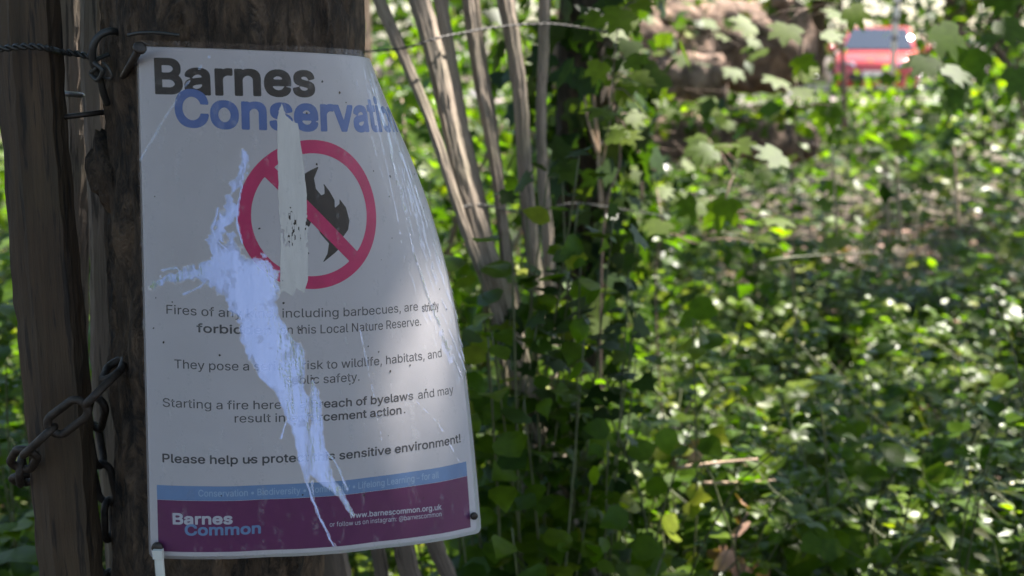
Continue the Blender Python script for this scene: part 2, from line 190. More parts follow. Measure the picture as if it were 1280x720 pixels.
def T_simple():
    return np.array([(0,0,0),(0,.5,.0),(0,1,-.06),(-.36,.45,.06),(.36,.45,.06)]), [(0,1,3),(1,2,3),(0,4,1),(1,4,2)]
def T_palm(pts, droop=.12):
    V = [(0, .02, 0)] ; half = pts
    full = [(x, y) for x, y in half] + [(-x, y) for x, y in half[::-1] if x > 1e-6]
    for x, y in full: V.append((x, y, -droop*(x*x + (y-.35)**2) + .05*abs(x)))
    c = len(V); V.append((0, .40, .02)); n = len(full)
    F = [(c, 1+k, 1+(k+1) % n) for k in range(n)]
    return np.array(V), F
T_SYC = T_palm([(0,1.0),(.07,.86),(.13,.80),(.14,.66),(.19,.60),(.33,.70),(.52,.80),(.48,.62),(.53,.53),(.40,.38),(.44,.30),(.56,.22),(.48,.10),(.30,.0),(.14,-.06),(.03,.02)])
T_IVY = T_palm([(0,1.0),(.10,.75),(.2,.6),(.5,.62),(.38,.38),(.55,.12),(.3,-.02),(.04,.04)], .06)
T_OV, T_LA, T_SI = T_ovate(), T_lance(), T_simple()
T_BLADE = (np.array([(-.5,0,0),(.5,0,0),(.42,.4,.03),(-.42,.4,.03),(.3,.75,-.05),(-.3,.75,-.05),(0,1,-.22)]), [(0,1,2,3),(3,2,4,5),(5,4,6)])

def unit(a): return a/(np.linalg.norm(a, axis=-1, keepdims=True) + 1e-9)
class Leaves:
    def __init__(s): s.P = []; s.D = []; s.N = []; s.L = []; s.W = []; s.T = []
    def add(s, P, D, N, L, W=None, tint=None):
        P = np.atleast_2d(np.asarray(P, float)); n = len(P)
        b = lambda a: np.broadcast_to(np.asarray(a, float), (n, 3))
        c = lambda a: np.broadcast_to(np.asarray(a, float), (n,))
        s.P.append(P); s.D.append(b(D)); s.N.append(b(N)); s.L.append(c(L)); s.W.append(c(L if W is None else W))
        s.T.append(rng.random(n) if tint is None else c(tint)); return s
    def arrays(s): return [np.concatenate(x) for x in (s.P, s.D, s.N, s.L, s.W, s.T)]
    def filt(s, keep):
        A = s.arrays(); s.P, s.D, s.N, s.L, s.W, s.T = [[a[keep]] for a in A]
    def build(s, name, tpl, mat, parent=None, origin=None):
        P, D, N, L, W, T = s.arrays()
        tv, tf = tpl; n = len(P); k = len(tv)
        D = unit(D); X = unit(np.cross(D, N)); N = np.cross(X, D)
        curl = rng.normal(1, .8, n)
        V = P[:, None] + tv[None, :, 1:2]*(L[:, None]*D)[:, None] + tv[None, :, 0:1]*(W[:, None]*X)[:, None] + tv[None, :, 2:3]*((L*curl)[:, None]*N)[:, None]
        lt = np.array([len(f) for f in tf]); li = np.concatenate([np.array(f) for f in tf])
        loops = (li[None] + (np.arange(n)*k)[:, None]).ravel(); tot = np.tile(lt, n); start = np.concatenate([[0], np.cumsum(tot)[:-1]])
        me = bpy.data.meshes.new(name)
        me.vertices.add(n*k); me.loops.add(len(loops)); me.polygons.add(len(tot))
        me.vertices.foreach_set('co', V.astype(np.float32).ravel())
        me.loops.foreach_set('vertex_index', loops.astype(np.int32))
        me.polygons.foreach_set('loop_start', start.astype(np.int32))
        me.update(calc_edges=True)
        at_ = me.attributes.new('tint', 'FLOAT', 'POINT'); at_.data.foreach_set('value', np.repeat(T, k).astype(np.float32))
        return link_mesh(name, me, mat, parent, origin, True)

# ---------------------------------------------------------------- materials
def new_mat(name):
    m = bpy.data.materials.new(name); m.use_nodes = True; nt = m.node_tree
    return m, nt, nt.nodes['Principled BSDF']
def nd(nt, typ, **kw):
    n = nt.nodes.new(typ)
    for k, v in kw.items():
        if k.startswith('i_'):
            n.inputs[int(k[2:]) if k[2:].isdigit() else k[2:]].default_value = v
        else: setattr(n, k, v)
    return n
def ramp(nt, stops, fac):
    n = nt.nodes.new('ShaderNodeValToRGB'); e = n.color_ramp.elements
    while len(e) < len(stops): e.new(.5)
    for x, (p, c) in zip(e, stops): x.position = p; x.color = (*c, 1)
    nt.links.new(fac, n.inputs[0]); return n
def plain(name, c, rough=.6, metal=0., noise=0., scale=40., bump=0., spec=.5, stretch=(1,1,1)):
    m, nt, b = new_mat(name)
    b.inputs['Base Color'].default_value = (*c, 1); b.inputs['Roughness'].default_value = rough; b.inputs['Metallic'].default_value = metal
    b.inputs['Specular IOR Level'].default_value = spec
    if noise or bump:
        tc = nd(nt, 'ShaderNodeTexCoord'); mp = nd(nt, 'ShaderNodeMapping'); mp.inputs['Scale'].default_value = stretch
        nt.links.new(tc.outputs['Object'], mp.inputs[0])
        nz = nd(nt, 'ShaderNodeTexNoise'); nz.inputs['Scale'].default_value = scale; nz.inputs['Detail'].default_value = 8
        nz.inputs['Roughness'].default_value = .65
        nt.links.new(mp.outputs[0], nz.inputs[0])
        c = np.array(c); lo, hi = np.clip(c*(1-noise), 0, 1), np.clip(c*(1+noise), 0, 1)
        r = ramp(nt, [(.3, tuple(lo)), (.7, tuple(hi))], nz.outputs['Fac']); nt.links.new(r.outputs[0], b.inputs['Base Color'])
        if bump:
            bp = nd(nt, 'ShaderNodeBump'); bp.inputs['Strength'].default_value = 1; bp.inputs['Distance'].default_value = bump
            nt.links.new(nz.outputs['Fac'], bp.inputs['Height']); nt.links.new(bp.outputs[0], b.inputs['Normal'])
    return m
def leaf_mat(name, stops, trans=.35, tcol=2.2, rough=.38, spec=.5):
    m, nt, b = new_mat(name)
    a = nd(nt, 'ShaderNodeAttribute', attribute_name='tint')
    r = ramp(nt, stops, a.outputs['Fac'])
    nz = nd(nt, 'ShaderNodeTexNoise'); nz.inputs['Scale'].default_value = 60; nz.inputs['Detail'].default_value = 3
    geo = nd(nt, 'ShaderNodeNewGeometry'); nt.links.new(geo.outputs['Position'], nz.inputs[0])
    mx = nd(nt, 'ShaderNodeMixRGB', blend_type='MULTIPLY'); mx.inputs[0].default_value = .55
    r2 = ramp(nt, [(.3, (.55, .55, .55)), (.7, (1.25, 1.25, 1.2))], nz.outputs['Fac'])
    nt.links.new(r.outputs[0], mx.inputs[1]); nt.links.new(r2.outputs[0], mx.inputs[2])
    nt.links.new(mx.outputs[0], b.inputs['Base Color'])
    b.inputs['Roughness'].default_value = rough; b.inputs['Specular IOR Level'].default_value = spec
    tr = nd(nt, 'ShaderNodeBsdfTranslucent')
    mm = nd(nt, 'ShaderNodeMixRGB', blend_type='MULTIPLY'); mm.inputs[0].default_value = 1; mm.inputs[2].default_value = (tcol*1.0, tcol*1.2, tcol*.22, 1)
    nt.links.new(mx.outputs[0], mm.inputs[1]); nt.links.new(mm.outputs[0], tr.inputs[0])
    ms = nd(nt, 'ShaderNodeMixShader'); ms.inputs[0].default_value = trans
    nt.links.new(b.outputs[0], ms.inputs[1]); nt.links.new(tr.outputs[0], ms.inputs[2])
    nt.links.new(ms.outputs[0], nt.nodes['Material Output'].inputs[0])
    return m
def wood_mat(name, dark, light, moss=0., sx=38):
    m, nt, b = new_mat(name)
    tc = nd(nt, 'ShaderNodeTexCoord'); mp = nd(nt, 'ShaderNodeMapping'); mp.inputs['Scale'].default_value = (sx, sx, 2.2)
    nt.links.new(tc.outputs['Object'], mp.inputs[0])
    nz = nd(nt, 'ShaderNodeTexNoise'); nz.inputs['Scale'].default_value = 1.6; nz.inputs['Detail'].default_value = 10; nz.inputs['Roughness'].default_value = .7
    nt.links.new(mp.outputs[0], nz.inputs[0])
    r = ramp(nt, [(.28, dark), (.52, tuple((np.array(dark)+light)/2)), (.75, light)], nz.outputs['Fac'])
    n2 = nd(nt, 'ShaderNodeTexNoise'); n2.inputs['Scale'].default_value = 9; n2.inputs['Detail'].default_value = 4
    nt.links.new(tc.outputs['Object'], n2.inputs[0])
    r2 = ramp(nt, [(.45, (0, 0, 0)), (.7, (moss, moss, moss))], n2.outputs['Fac'])
    mx = nd(nt, 'ShaderNodeMixRGB'); nt.links.new(r2.outputs[0], mx.inputs[0]); nt.links.new(r.outputs[0], mx.inputs[1]); mx.inputs[2].default_value = (.10, .11, .05, 1)
    n3 = nd(nt, 'ShaderNodeTexNoise'); n3.inputs['Scale'].default_value = 5.2; n3.inputs['Detail'].default_value = 5; n3.inputs['Roughness'].default_value = .6
    nt.links.new(mp.outputs[0], n3.inputs[0])
    cr = ramp(nt, [(.36, (.12, .11, .10)), (.43, (1, 1, 1))], n3.outputs['Fac'])
    mc = nd(nt, 'ShaderNodeMixRGB', blend_type='MULTIPLY'); mc.inputs[0].default_value = .85; nt.links.new(mx.outputs[0], mc.inputs[1]); nt.links.new(cr.outputs[0], mc.inputs[2]); mx = mc
    nt.links.new(mx.outputs[0], b.inputs['Base Color']); b.inputs['Roughness'].default_value = .78
    bp = nd(nt, 'ShaderNodeBump'); bp.inputs['Distance'].default_value = .004
    nt.links.new(nz.outputs['Fac'], bp.inputs['Height']); nt.links.new(bp.outputs[0], b.inputs['Normal'])
    return m
def bark_mat(name, dark, light, scale=18, zs=.45, bump=.012):
    m, nt, b = new_mat(name)
    tc = nd(nt, 'ShaderNodeTexCoord'); mp = nd(nt, 'ShaderNodeMapping'); mp.inputs['Scale'].default_value = (1, 1, zs)
    nt.links.new(tc.outputs['Object'], mp.inputs[0])
    n1 = nd(nt, 'ShaderNodeTexNoise'); n1.inputs['Scale'].default_value = scale; n1.inputs['Detail'].default_value = 10; n1.inputs['Roughness'].default_value = .72; n1.inputs['Distortion'].default_value = .6
    vo = nd(nt, 'ShaderNodeTexVoronoi', feature='DISTANCE_TO_EDGE'); vo.inputs['Scale'].default_value = scale*1.6
    nt.links.new(mp.outputs[0], n1.inputs[0])
    wv = nd(nt, 'ShaderNodeMixRGB'); wv.inputs[0].default_value = .06; nt.links.new(mp.outputs[0], wv.inputs[1]); nt.links.new(n1.outputs['Color'], wv.inputs[2]); nt.links.new(wv.outputs[0], vo.inputs[0])
    ad = nd(nt, 'ShaderNodeMath', operation='MULTIPLY_ADD'); nt.links.new(vo.outputs[0], ad.inputs[0]); ad.inputs[1].default_value = .9; nt.links.new(n1.outputs['Fac'], ad.inputs[2])
    r = ramp(nt, [(.40, dark), (.58, tuple(np.array(dark)*.6+np.array(light)*.4)), (.86, light)], ad.outputs[0])
    nt.links.new(r.outputs[0], b.inputs['Base Color']); b.inputs['Roughness'].default_value = .88
    bp = nd(nt, 'ShaderNodeBump'); bp.inputs['Distance'].default_value = bump
    n3 = nd(nt, 'ShaderNodeTexNoise'); n3.inputs['Scale'].default_value = scale*5; n3.inputs['Detail'].default_value = 6; nt.links.new(tc.outputs['Object'], n3.inputs[0])
    bp3 = nd(nt, 'ShaderNodeBump'); bp3.inputs['Distance'].default_value = bump*.25; nt.links.new(n3.outputs['Fac'], bp3.inputs['Height'])
    nt.links.new(ad.outputs[0], bp.inputs['Height']); nt.links.new(bp3.outputs[0], bp.inputs['Normal']); nt.links.new(bp.outputs[0], b.inputs['Normal'])
    return m

GREEN = [(0, (.020, .044, .005)), (.45, (.052, .096, .006)), (.8, (.098, .145, .008)), (1, (.165, .185, .016))]
DKGREEN = [(0, (.012, .026, .006)), (.6, (.028, .052, .009)), (1, (.065, .088, .015))]
SYCAM = [(0, (.028, .055, .007)), (.6, (.065, .105, .009)), (1, (.105, .140, .011))]
M_LEAF = leaf_mat('leaf_green', GREEN, trans=.45, rough=.36, spec=.20)
M_IVY = leaf_mat('leaf_ivy', DKGREEN, trans=.28, rough=.42, spec=.14)
M_SYC = leaf_mat('leaf_sycamore', SYCAM, trans=.5, tcol=2.3, rough=.6, spec=.25)
M_DRY = leaf_mat('leaf_dry', [(0, (.14, .075, .045)), (.5, (.26, .15, .105)), (1, (.42, .27, .22))], trans=.2, tcol=1.2, rough=.7, spec=.2)
M_GRASS = leaf_mat('grass_blades', [(0, (.05, .09, .02)), (.6, (.10, .14, .035)), (1, (.24, .21, .09))], trans=.3, rough=.5)
M_STEM = plain('green_stem', (.075, .085, .03), .6, noise=.4, scale=30)
M_TWIG = plain('twig', (.16, .105, .075), .8, noise=.4, scale=50)
M_DRYSTALK = plain('dry_stalk', (.33, .235, .16), .8, noise=.35, scale=40)
M_BARK = bark_mat('bark', (.009, .0058, .003), (.245, .160, .095), 30, .42, .035)
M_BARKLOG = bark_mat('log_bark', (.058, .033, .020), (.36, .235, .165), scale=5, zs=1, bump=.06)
M_LOGDARK = bark_mat('log_bark_shaded', (.045, .028, .017), (.19, .12, .078), scale=5, zs=1, bump=.05)  # darker copy of the log bark, shade of the lowest log in its colour
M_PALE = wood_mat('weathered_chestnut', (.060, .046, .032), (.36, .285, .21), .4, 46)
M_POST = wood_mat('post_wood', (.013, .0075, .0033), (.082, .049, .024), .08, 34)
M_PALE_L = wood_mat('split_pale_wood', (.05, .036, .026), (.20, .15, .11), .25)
M_STEEL = plain('chain_steel', (.024, .017, .012), .6, .3, noise=.65, scale=130, bump=.0016)
M_WIRE = plain('galvanised_wire', (.045, .042, .038), .5, .4, noise=.4, scale=60)
M_WIRED = plain('dark_wire', (.030, .030, .028), .5, .3)
M_NAIL = plain('nail_iron', (.035, .028, .024), .5, .5, noise=.4, scale=200)
M_ZINC = plain('zinc_nail', (.34, .34, .35), .4, .7, noise=.3, scale=200)
# ---------------------------------------------------------------- the laminated notice: a sheet rolled round the trunk at the top, nearly flat at the bottom
SW, SH_ = .307, .440
NS, NT = 240, 340
WP = (0.50244302, -1.29202991, 1.67522792, -0.04397436)
def sheet_grid():
    G = np.zeros((NT+1, NS+1, 3)); s = np.linspace(0, SW, NS+1); ds = SW/NS
    for j in range(NT+1):
        t = j/NT; w = np.polyval(WP, t)
        ph = (1-w)*(R(-25) + s/.122) + w*(R(3) + R(17)*s/SW)
        ph = ph + .05*np.sin(s*62 + t*3.0)*w + .035*np.sin(s*131 - 5*t + 1)*w        # slight buckling of the stiff film
        cx, cyy = np.cos(ph)*ds, np.sin(ph)*ds
        x = np.concatenate([[0], np.cumsum((cx[1:]+cx[:-1])/2)]); y = np.concatenate([[0], np.cumsum((cyy[1:]+cyy[:-1])/2)])
        G[j, :, 0] = -.298 - .0177*t + x; G[j, :, 1] = .931*(1-t) + .922*t + y
        G[j, :, 2] = 1.393 - SH_*t - .0165*(s/SW)**1.5
    return G
SG = sheet_grid()
_du = np.gradient(SG, axis=1); _dv = np.gradient(SG, axis=0)
SN = unit(np.cross(_du, -_dv)) ; SN = np.where((SN[..., 1:2].mean() > 0), -SN, SN)
def SH(s, t, off=0.):
    """Sheet coordinates in metres (s to the right, t down) -> world, raised off along the normal."""
    a = np.clip(np.asarray(s, float)/SW, 0, 1)*NS; b = np.clip(np.asarray(t, float)/SH_, 0, 1)*NT
    i = np.minimum(a.astype(int), NS-1); j = np.minimum(b.astype(int), NT-1); u = (a-i)[..., None]; v = (b-j)[..., None]
    f = lambda A: A[j, i]*(1-u)*(1-v) + A[j, i+1]*u*(1-v) + A[j+1, i]*(1-u)*v + A[j+1, i+1]*u*v
    return f(SG) + unit(f(SN))*off

def poly_dist(P, polys, pn=2):
    """Signed distance (positive inside) of points P to closed polygons, even-odd fill."""
    d = np.full(len(P), 1e9); ins = np.zeros(len(P), bool)
    for q in polys:
        A = np.asarray(q, float); B = np.roll(A, -1, 0)
        for a, b in zip(A, B):
            ab = b - a; L2 = ab @ ab + 1e-15
            h = np.clip(((P - a) @ ab)/L2, 0, 1); e = np.abs(P - a - h[:, None]*ab)
            dd = np.hypot(e[:, 0], e[:, 1]) if pn == 2 else (e**pn).sum(1)**(1/pn)
            d = np.minimum(d, dd)
            c = ((a[1] > P[:, 1]) != (b[1] > P[:, 1]))
            xi = a[0] + (P[:, 1]-a[1])*ab[0]/(ab[1] if abs(ab[1]) > 1e-12 else 1e-12)
            ins ^= c & (P[:, 0] < xi)
    return np.where(ins, d, -d)

class Ink:
    """Collects filled areas in sheet coordinates (metres) as marching-squares meshes."""
    def __init__(s): s.v = []; s.f = []
    def field(s, x0, y0, x1, y1, h, fn, warp=None):
        nx, ny = max(2, int(math.ceil((x1-x0)/h))+1), max(2, int(math.ceil((y1-y0)/h))+1)
        xs = x0 + np.arange(nx)*h; ys = y0 + np.arange(ny)*h
        Q = np.stack(np.meshgrid(xs, ys), -1)
        F = fn(Q.reshape(-1, 2)).reshape(ny, nx)
        F[np.abs(F) < 1e-7] = 1e-7
        ids = {}
        def vid(key, p):
            if key not in ids:
                ids[key] = len(s.v); s.v.append(p if warp is None else warp(p))
            return ids[key]
        pos = F > 0
        any_ = pos[:-1, :-1] | pos[1:, :-1] | pos[:-1, 1:] | pos[1:, 1:]
        for j, i in zip(*np.nonzero(any_)):
            c = [(j, i), (j, i+1), (j+1, i+1), (j+1, i)]; poly = []
            for k in range(4):
                a, b = c[k], c[(k+1) % 4]; fa, fb = F[a], F[b]
                if fa > 0: poly.append(vid(a, (xs[a[1]], ys[a[0]])))
                if (fa > 0) != (fb > 0):
                    t = fa/(fa-fb); key = (min(a, b), max(a, b))
                    poly.append(vid(key, (xs[a[1]]+(xs[b[1]]-xs[a[1]])*t, ys[a[0]]+(ys[b[0]]-ys[a[0]])*t)))
            if len(poly) >= 3: s.f.append(poly)
        return s
    def text(s, body, x, y, cap, width=None, end=None, w=0., pn=2, cell=None, slope=0., track=0.):
        """body at baseline (x, y), cap height cap, squeezed to width; w: extra stroke in em/1000."""
        k = cap/509.0; adv = [FONT[c][0] + track if c != ' ' else 175 + track for c in body]
        tot = sum(adv); kx = (width/(tot*1.0)) if width else k
        cur = x; cell = cell or cap/16
        for c, a in zip(body, adv):
            if c != ' ':
                gl = FONT[c][1]
                polys = [np.array(g, float).reshape(-1, 2)*(kx, k) for g in gl]
                wy = w*k
                if w:   # keep the height while the strokes thicken
                    allp = np.concatenate(polys); lo, hi = allp[:, 1].min(), allp[:, 1].max()
                    f = max(.3, (hi-lo-2*wy)/(hi-lo+1e-9))
                    polys = [np.stack([p[:, 0], lo+wy+(p[:, 1]-lo)*f], 1) for p in polys]
                allp = np.concatenate(polys); m = wy + cell*1.6
                cx, cyy = cur, y
                fn = lambda Q, polys=polys: poly_dist(Q, polys, pn) + wy + cell*.02
                s.field(allp[:, 0].min()-m, allp[:, 1].min()-m, allp[:, 0].max()+m, allp[:, 1].max()+m, cell, fn,
                        lambda p, cx=cx, cyy=cyy: (cx+p[0], cyy + slope*(cx+p[0]-x) - p[1]))
            cur += a*kx
        return s
    def shape(s, polys, h, grow=0.):
        A = np.concatenate([np.asarray(p) for p in polys])
        return s.field(A[:, 0].min()-2*h, A[:, 1].min()-2*h, A[:, 0].max()+2*h, A[:, 1].max()+2*h, h, lambda Q: poly_dist(Q, polys)+grow)
    def build(s, name, mat, parent, off):
        me = bpy.data.meshes.new(name); V = np.array(s.v)
        P = SH(V[:, 0], V[:, 1], off)
        me.from_pydata(P.tolist(), [], [f[::-1] for f in s.f])
        return link_mesh(name, me, mat, parent)

mm = lambda pts: np.array(pts, float)/1000
GLARE = [mm([(82.9,169.4),(90.6,177.1),(99.8,172.7),(110.5,188.1),(112.1,222.2),(124.3,243.1),(133.5,254.1),(132,286),(136.6,297),(136.6,369.6),(128.9,339.9),(124.3,317.9),(110.5,288.2),(93.6,267.3),(84.4,242),(81.4,225.5),(70.6,204.6),(56.8,192.5),(39.9,188.1),(9.2,200.2),(24.6,188.1),(50.7,179.3),(69.1,163.9),(76.8,155.1)]),  # outlines of the sky glare, drawn into the film's reflection
          mm([(141.2,281.6),(147.4,298.1),(148.9,333.3),(158.1,367.4),(176.5,403.7),(165.8,385),(148.9,371.8),(139.7,361.9)]),
          mm([(87.5,85.8),(89,92.4),(82.9,110),(75.2,124.3),(78.3,113.3),(84.4,95.7)]),
          mm([(78.3,124.3),(81.4,132),(64.5,157.3),(59.9,169.4),(58.3,158.4),(67.5,140.8)])]
CREASE = [(mm([(222.6,24.2),(232,58.3),(239.5,104.5),(245.6,139.7),(250.2,171.6),(264,216.7),(285.5,262.9),(299.3,295.9)]), .0028, 1.0),
          (mm([(262,40),(268,80),(276,122),(283,160),(292,190)]), .0014, .8), (mm([(250,60),(258,100),(268,150),(282,205)]), .0012, .55),
          (mm([(196.5,25.3),(210,79.2),(219.5,113.3)]), .0016, .5), (mm([(121.3,281.6),(136.6,339.9),(144.3,399.3),(165.8,438.9)]), .0016, .45),
          (mm([(182.7,229.9),(194.9,287.1),(204.2,338.8)]), .0010, .45), (mm([(2,94.6),(41.4,36.3),(62.9,11)]), .0010, .5),
          (mm([(232,300),(262,330),(287,372)]), .0009, .4), (mm([(205,30),(222,70),(232,140),(238,190)]), .0011, .35)]
def vnoise(P, sc, seed):
    """Smooth value noise on 2-D points."""
    r = np.random.default_rng(seed); G = r.random((256, 256)); q = P*sc
    i = np.floor(q).astype(int); f = q - i; f = f*f*(3-2*f)
    g = lambda a, b: G[(i[:, 0]+a) % 256, (i[:, 1]+b) % 256]
    return (g(0,0)*(1-f[:,0])+g(1,0)*f[:,0])*(1-f[:,1]) + (g(0,1)*(1-f[:,0])+g(1,1)*f[:,0])*f[:,1]
def fbm(P, sc, seed, o=4):
    return sum(vnoise(P, sc*2**k, seed+k)*.5**k for k in range(o))/sum(.5**k for k in range(o))

def film_masks(P):
    """Masks that draw sky glare into the film and along its creases, and its scuffs; P in sheet metres."""
    n = fbm(P, 190, 3, 5) - .5; n2 = fbm(P*(1.5, .6), 90, 9, 3) - .5
    rag = np.clip((.29 - P[:, 1])/.10, .28, 1)                     # ragged above, cleaner below
    d = np.max([poly_dist(P, [q]) for q in GLARE], axis=0) + .0016
    e = d + (.012*n + .007*n2)*rag
    holes = np.clip((fbm(P*(1.1, .8), 130, 88, 5) - .63)*14, 0, 1)*(P[:, 1] < .33)
    tone = np.clip(.52 + .9*(fbm(P*(1.3, .45), 170, 95, 4)-.36), .5, 1)
    core = np.clip(d/.005, 0, 1); tone = tone*(1-core) + np.maximum(tone, .86)*core
    st = np.clip(e/.0014 + .5, 0, 1)*(1 - .85*holes*(1-.7*core))*tone
    # thin branches of glare drawn out of the main patch
    for pl in GLARE_TWIGS:
        dd = np.full(len(P), 1e9); Q = P + .0022*np.stack([fbm(P, 160, 21, 3)-.5, fbm(P, 160, 22, 3)-.5], 1)
        for p0, p1 in zip(pl[:-1], pl[1:]):
            ab = p1-p0; h = np.clip(((Q-p0) @ ab)/(ab @ ab), 0, 1); dd = np.minimum(dd, np.linalg.norm(Q-p0-h[:, None]*ab, axis=1))
        st = np.maximum(st, np.clip(1.4 - dd/(.0004 + .0016*np.clip(fbm(P, 150, 33, 3)-.3, 0, 1)), 0, 1)*.9)
    # glare drawn on pleats that follow the bend of the sheet down its rolled side
    t_ = P[:, 1]; bx = np.interp(t_, CREASE[0][0][:, 1], CREASE[0][0][:, 0]); u = P[:, 0] - bx
    pl_ = fbm(np.stack([u*1.0 + .004*(fbm(P, 60, 71, 3)-.5), t_*.045], 1), 330, 73, 3)
    env = np.exp(-(np.clip(-u, 0, 1)/.012)**2)*np.exp(-(np.clip(u, 0, 1)/.030)**2)*np.clip((t_-.012)/.02, 0, 1)*np.clip((.31-t_)/.05, 0, 1)
    br = np.clip((fbm(P*(1, .35), 210, 75, 3) - .34)*5, 0, 1)
    cr = np.clip((pl_ - .56)*9, 0, 1)*env*br*.62
    for k, (q, w, a) in enumerate(CREASE):
        dd = np.full(len(P), 1e9); Q = P + .0016*np.stack([fbm(P*(1, .5), 120, 23+k, 3)-.5, np.zeros(len(P))], 1)
        for p0, p1 in zip(q[:-1], q[1:]):
            ab = p1-p0; h = np.clip(((Q-p0) @ ab)/(ab @ ab), 0, 1); dd = np.minimum(dd, np.linalg.norm(Q-p0-h[:, None]*ab, axis=1))
        w2 = w*(.05 + 1.5*np.clip(fbm(P*(.5, .2), 260, 17+k, 3)-.30, 0, 1)); brk = np.clip((fbm(P*(.6, .5), 420, 5+k, 3)-.36)*6, 0, 1)
        cr = np.maximum(cr, a*np.clip(1.5 - dd/w2, 0, 1)*brk)
    sc = np.clip((fbm(P*(1.4, .5), 130, 51, 4) - .62)*6, 0, 1)*np.clip((fbm(P, 700, 77, 3) - .42)*6, 0, 1)
    return st, cr, sc
GLARE_TWIGS = [mm([(82,178),(60,184),(38,190),(22,189),(8,199)]), mm([(62,186),(48,198),(36,204)]), mm([(84,160),(80,140),(84,118),(88,95)]), mm([(76,170),(66,160),(60,148),(66,132)]), mm([(40,190),(30,182),(18,184)]),
         mm([(100,230),(92,240),(88,252)]), mm([(128,300),(120,312),(114,330)]), mm([(150,340),(160,352),(172,380)]), mm([(136,365),(140,385),(150,410),(160,432)])]

LIFT = .62
notice_loc = tuple(SH(.15, .44))
notice = empty('laminated_notice', notice_loc, 'creased laminated fire ban notice wrapped round the dark tree trunk', 'notice')
M_PAPER = plain('notice_paper', (.62, .605, .62), .75, noise=.05, scale=22)
M_BLACK = plain('ink_black', (.006, .007, .007), .6); M_BLUE = plain('ink_blue', (.065, .122, .31), .6, noise=.12, scale=60)
M_RED = plain('ink_red', (.42, .012, .095), .6, noise=.12, scale=60); M_SKY = plain('ink_light_blue', (.125, .215, .38), .6, noise=.08, scale=50)
M_PURPLE = plain('ink_purple', (.105, .016, .078), .6, noise=.1, scale=50); M_WHITE = plain('ink_white', (.42, .42, .47), .6)
M_TEXTL = plain('ink_pale_blue', (.26, .36, .50), .6); M_SCRAPE = plain('scraped_paper', (.58, .57, .545), .8, noise=.10, scale=70, stretch=(2, 2, .35))
M_GREYTXT = plain('ink_grey', (.05, .05, .055), .6)

def translucent(m, fac, c):
    nt = m.node_tree; b = nt.nodes['Principled BSDF']; t = nd(nt, 'ShaderNodeBsdfTranslucent'); t.inputs[0].default_value = (*c, 1)
    x = nd(nt, 'ShaderNodeMixShader'); x.inputs[0].default_value = fac; nt.links.new(b.outputs[0], x.inputs[1]); nt.links.new(t.outputs[0], x.inputs[2])
    nt.links.new(x.outputs[0], nt.nodes['Material Output'].inputs[0]); return m
translucent(M_PAPER, .34, (.90, .74, .78))
def sheet_patch(name, s0, t0, s1, t1, mat, off, nx, ny, corner=0.):
    S_, T_ = np.meshgrid(np.linspace(s0, s1, nx+1), np.linspace(t0, t1, ny+1))
    if corner:   # rounded corners: pull in the outermost points
        for (a, b, sx, sy) in ((s0, t0, 1, 1), (s1, t0, -1, 1), (s0, t1, 1, -1), (s1, t1, -1, -1)):
            cx, cyy = a + sx*corner, b + sy*corner
            m = ((S_-cx)*sx < 0) & ((T_-cyy)*sy < 0); dx, dy = S_-cx, T_-cyy
            L = np.hypot(dx, dy); big = np.maximum(np.abs(dx), np.abs(dy)); k = np.where(L > 0, big/np.maximum(L, 1e-9), 1)
            S_ = np.where(m, cx + dx*k, S_); T_ = np.where(m, cyy + dy*k, T_)
    P = SH(S_, T_, off).reshape(-1, 3); F = []
    for j in range(ny):
        for i in range(nx):
            a = j*(nx+1)+i; F.append((a, a+nx+1, a+nx+2, a+1))
    me = bpy.data.meshes.new(name); me.from_pydata(P.tolist(), [], F)
    return link_mesh(name, me, mat, notice), np.stack([S_.ravel(), T_.ravel()], 1)

paper, _ = sheet_patch('paper', .0025, .0052, .3015, .4365, M_PAPER, 0, 120, 160, .003)
# backing side of the pouch
back, _ = sheet_patch('backing_film', .0006, .0047, SW-.0006, SH_-.0005, translucent(plain('backing_film', (.5, .5, .5), .35), .75, (.95, .9, .9)), -.0006, 80, 100, .006)
ink = Ink(); ink.text('Barnes', .0150, .0418, .0285, .1335, w=25, pn=4, cell=.0008, slope=-.012); ink.build('heading_lettering', M_BLACK, notice, .00006)
ink = Ink(); ink.text('Conservation', .0325, .0668, .0300, .2440, w=25, pn=4, cell=.0008, slope=.012); ink.build('subheading_lettering', M_BLUE, notice, .00010)
C0 = np.array([.1430, .1376])
FL = mm([(148.9,96.8),(141.2,100.1),(135.1,103.4),(133.5,108.9),(135.1,119.9),(130.5,125.4),(124.3,130.9),(118.2,137.5),(117.2,145.2),(118.7,155.1),(124.3,162.8),(133.1,169.4),(139.7,170.5),(135.1,162.8),(133.5,158.4),(135.1,150.7),(139.7,146.3),(141.2,143),(142.8,141.9),(145.8,147.4),(148.9,152.9),(153.5,158.4),(156.6,161.7),(155,170.5),(150.4,178.2),(156.6,173.8),(162.7,169.4),(168.8,163.9),(167.3,158.4),(170.4,156.2),(175,150.7),(176.5,143),(173.5,132),(167.3,124.3),(167.3,128.7),(162.7,132),(162.7,125.4),(158.1,117.7),(152,110),(153.5,114.4),(153.5,119.9),(150.4,121),(145.8,115.5),(144.3,106.7)])
symbol = bpy.data.objects.new('prohibition_symbol', None); col.objects.link(symbol); symbol.parent = notice; WL[symbol] = WL[notice]; symbol.empty_display_size = .02
ink = Ink(); ink.shape([FL], .0009); fl_o = ink.build('flame_emblem', M_BLACK, symbol, .00006)
ink = Ink()
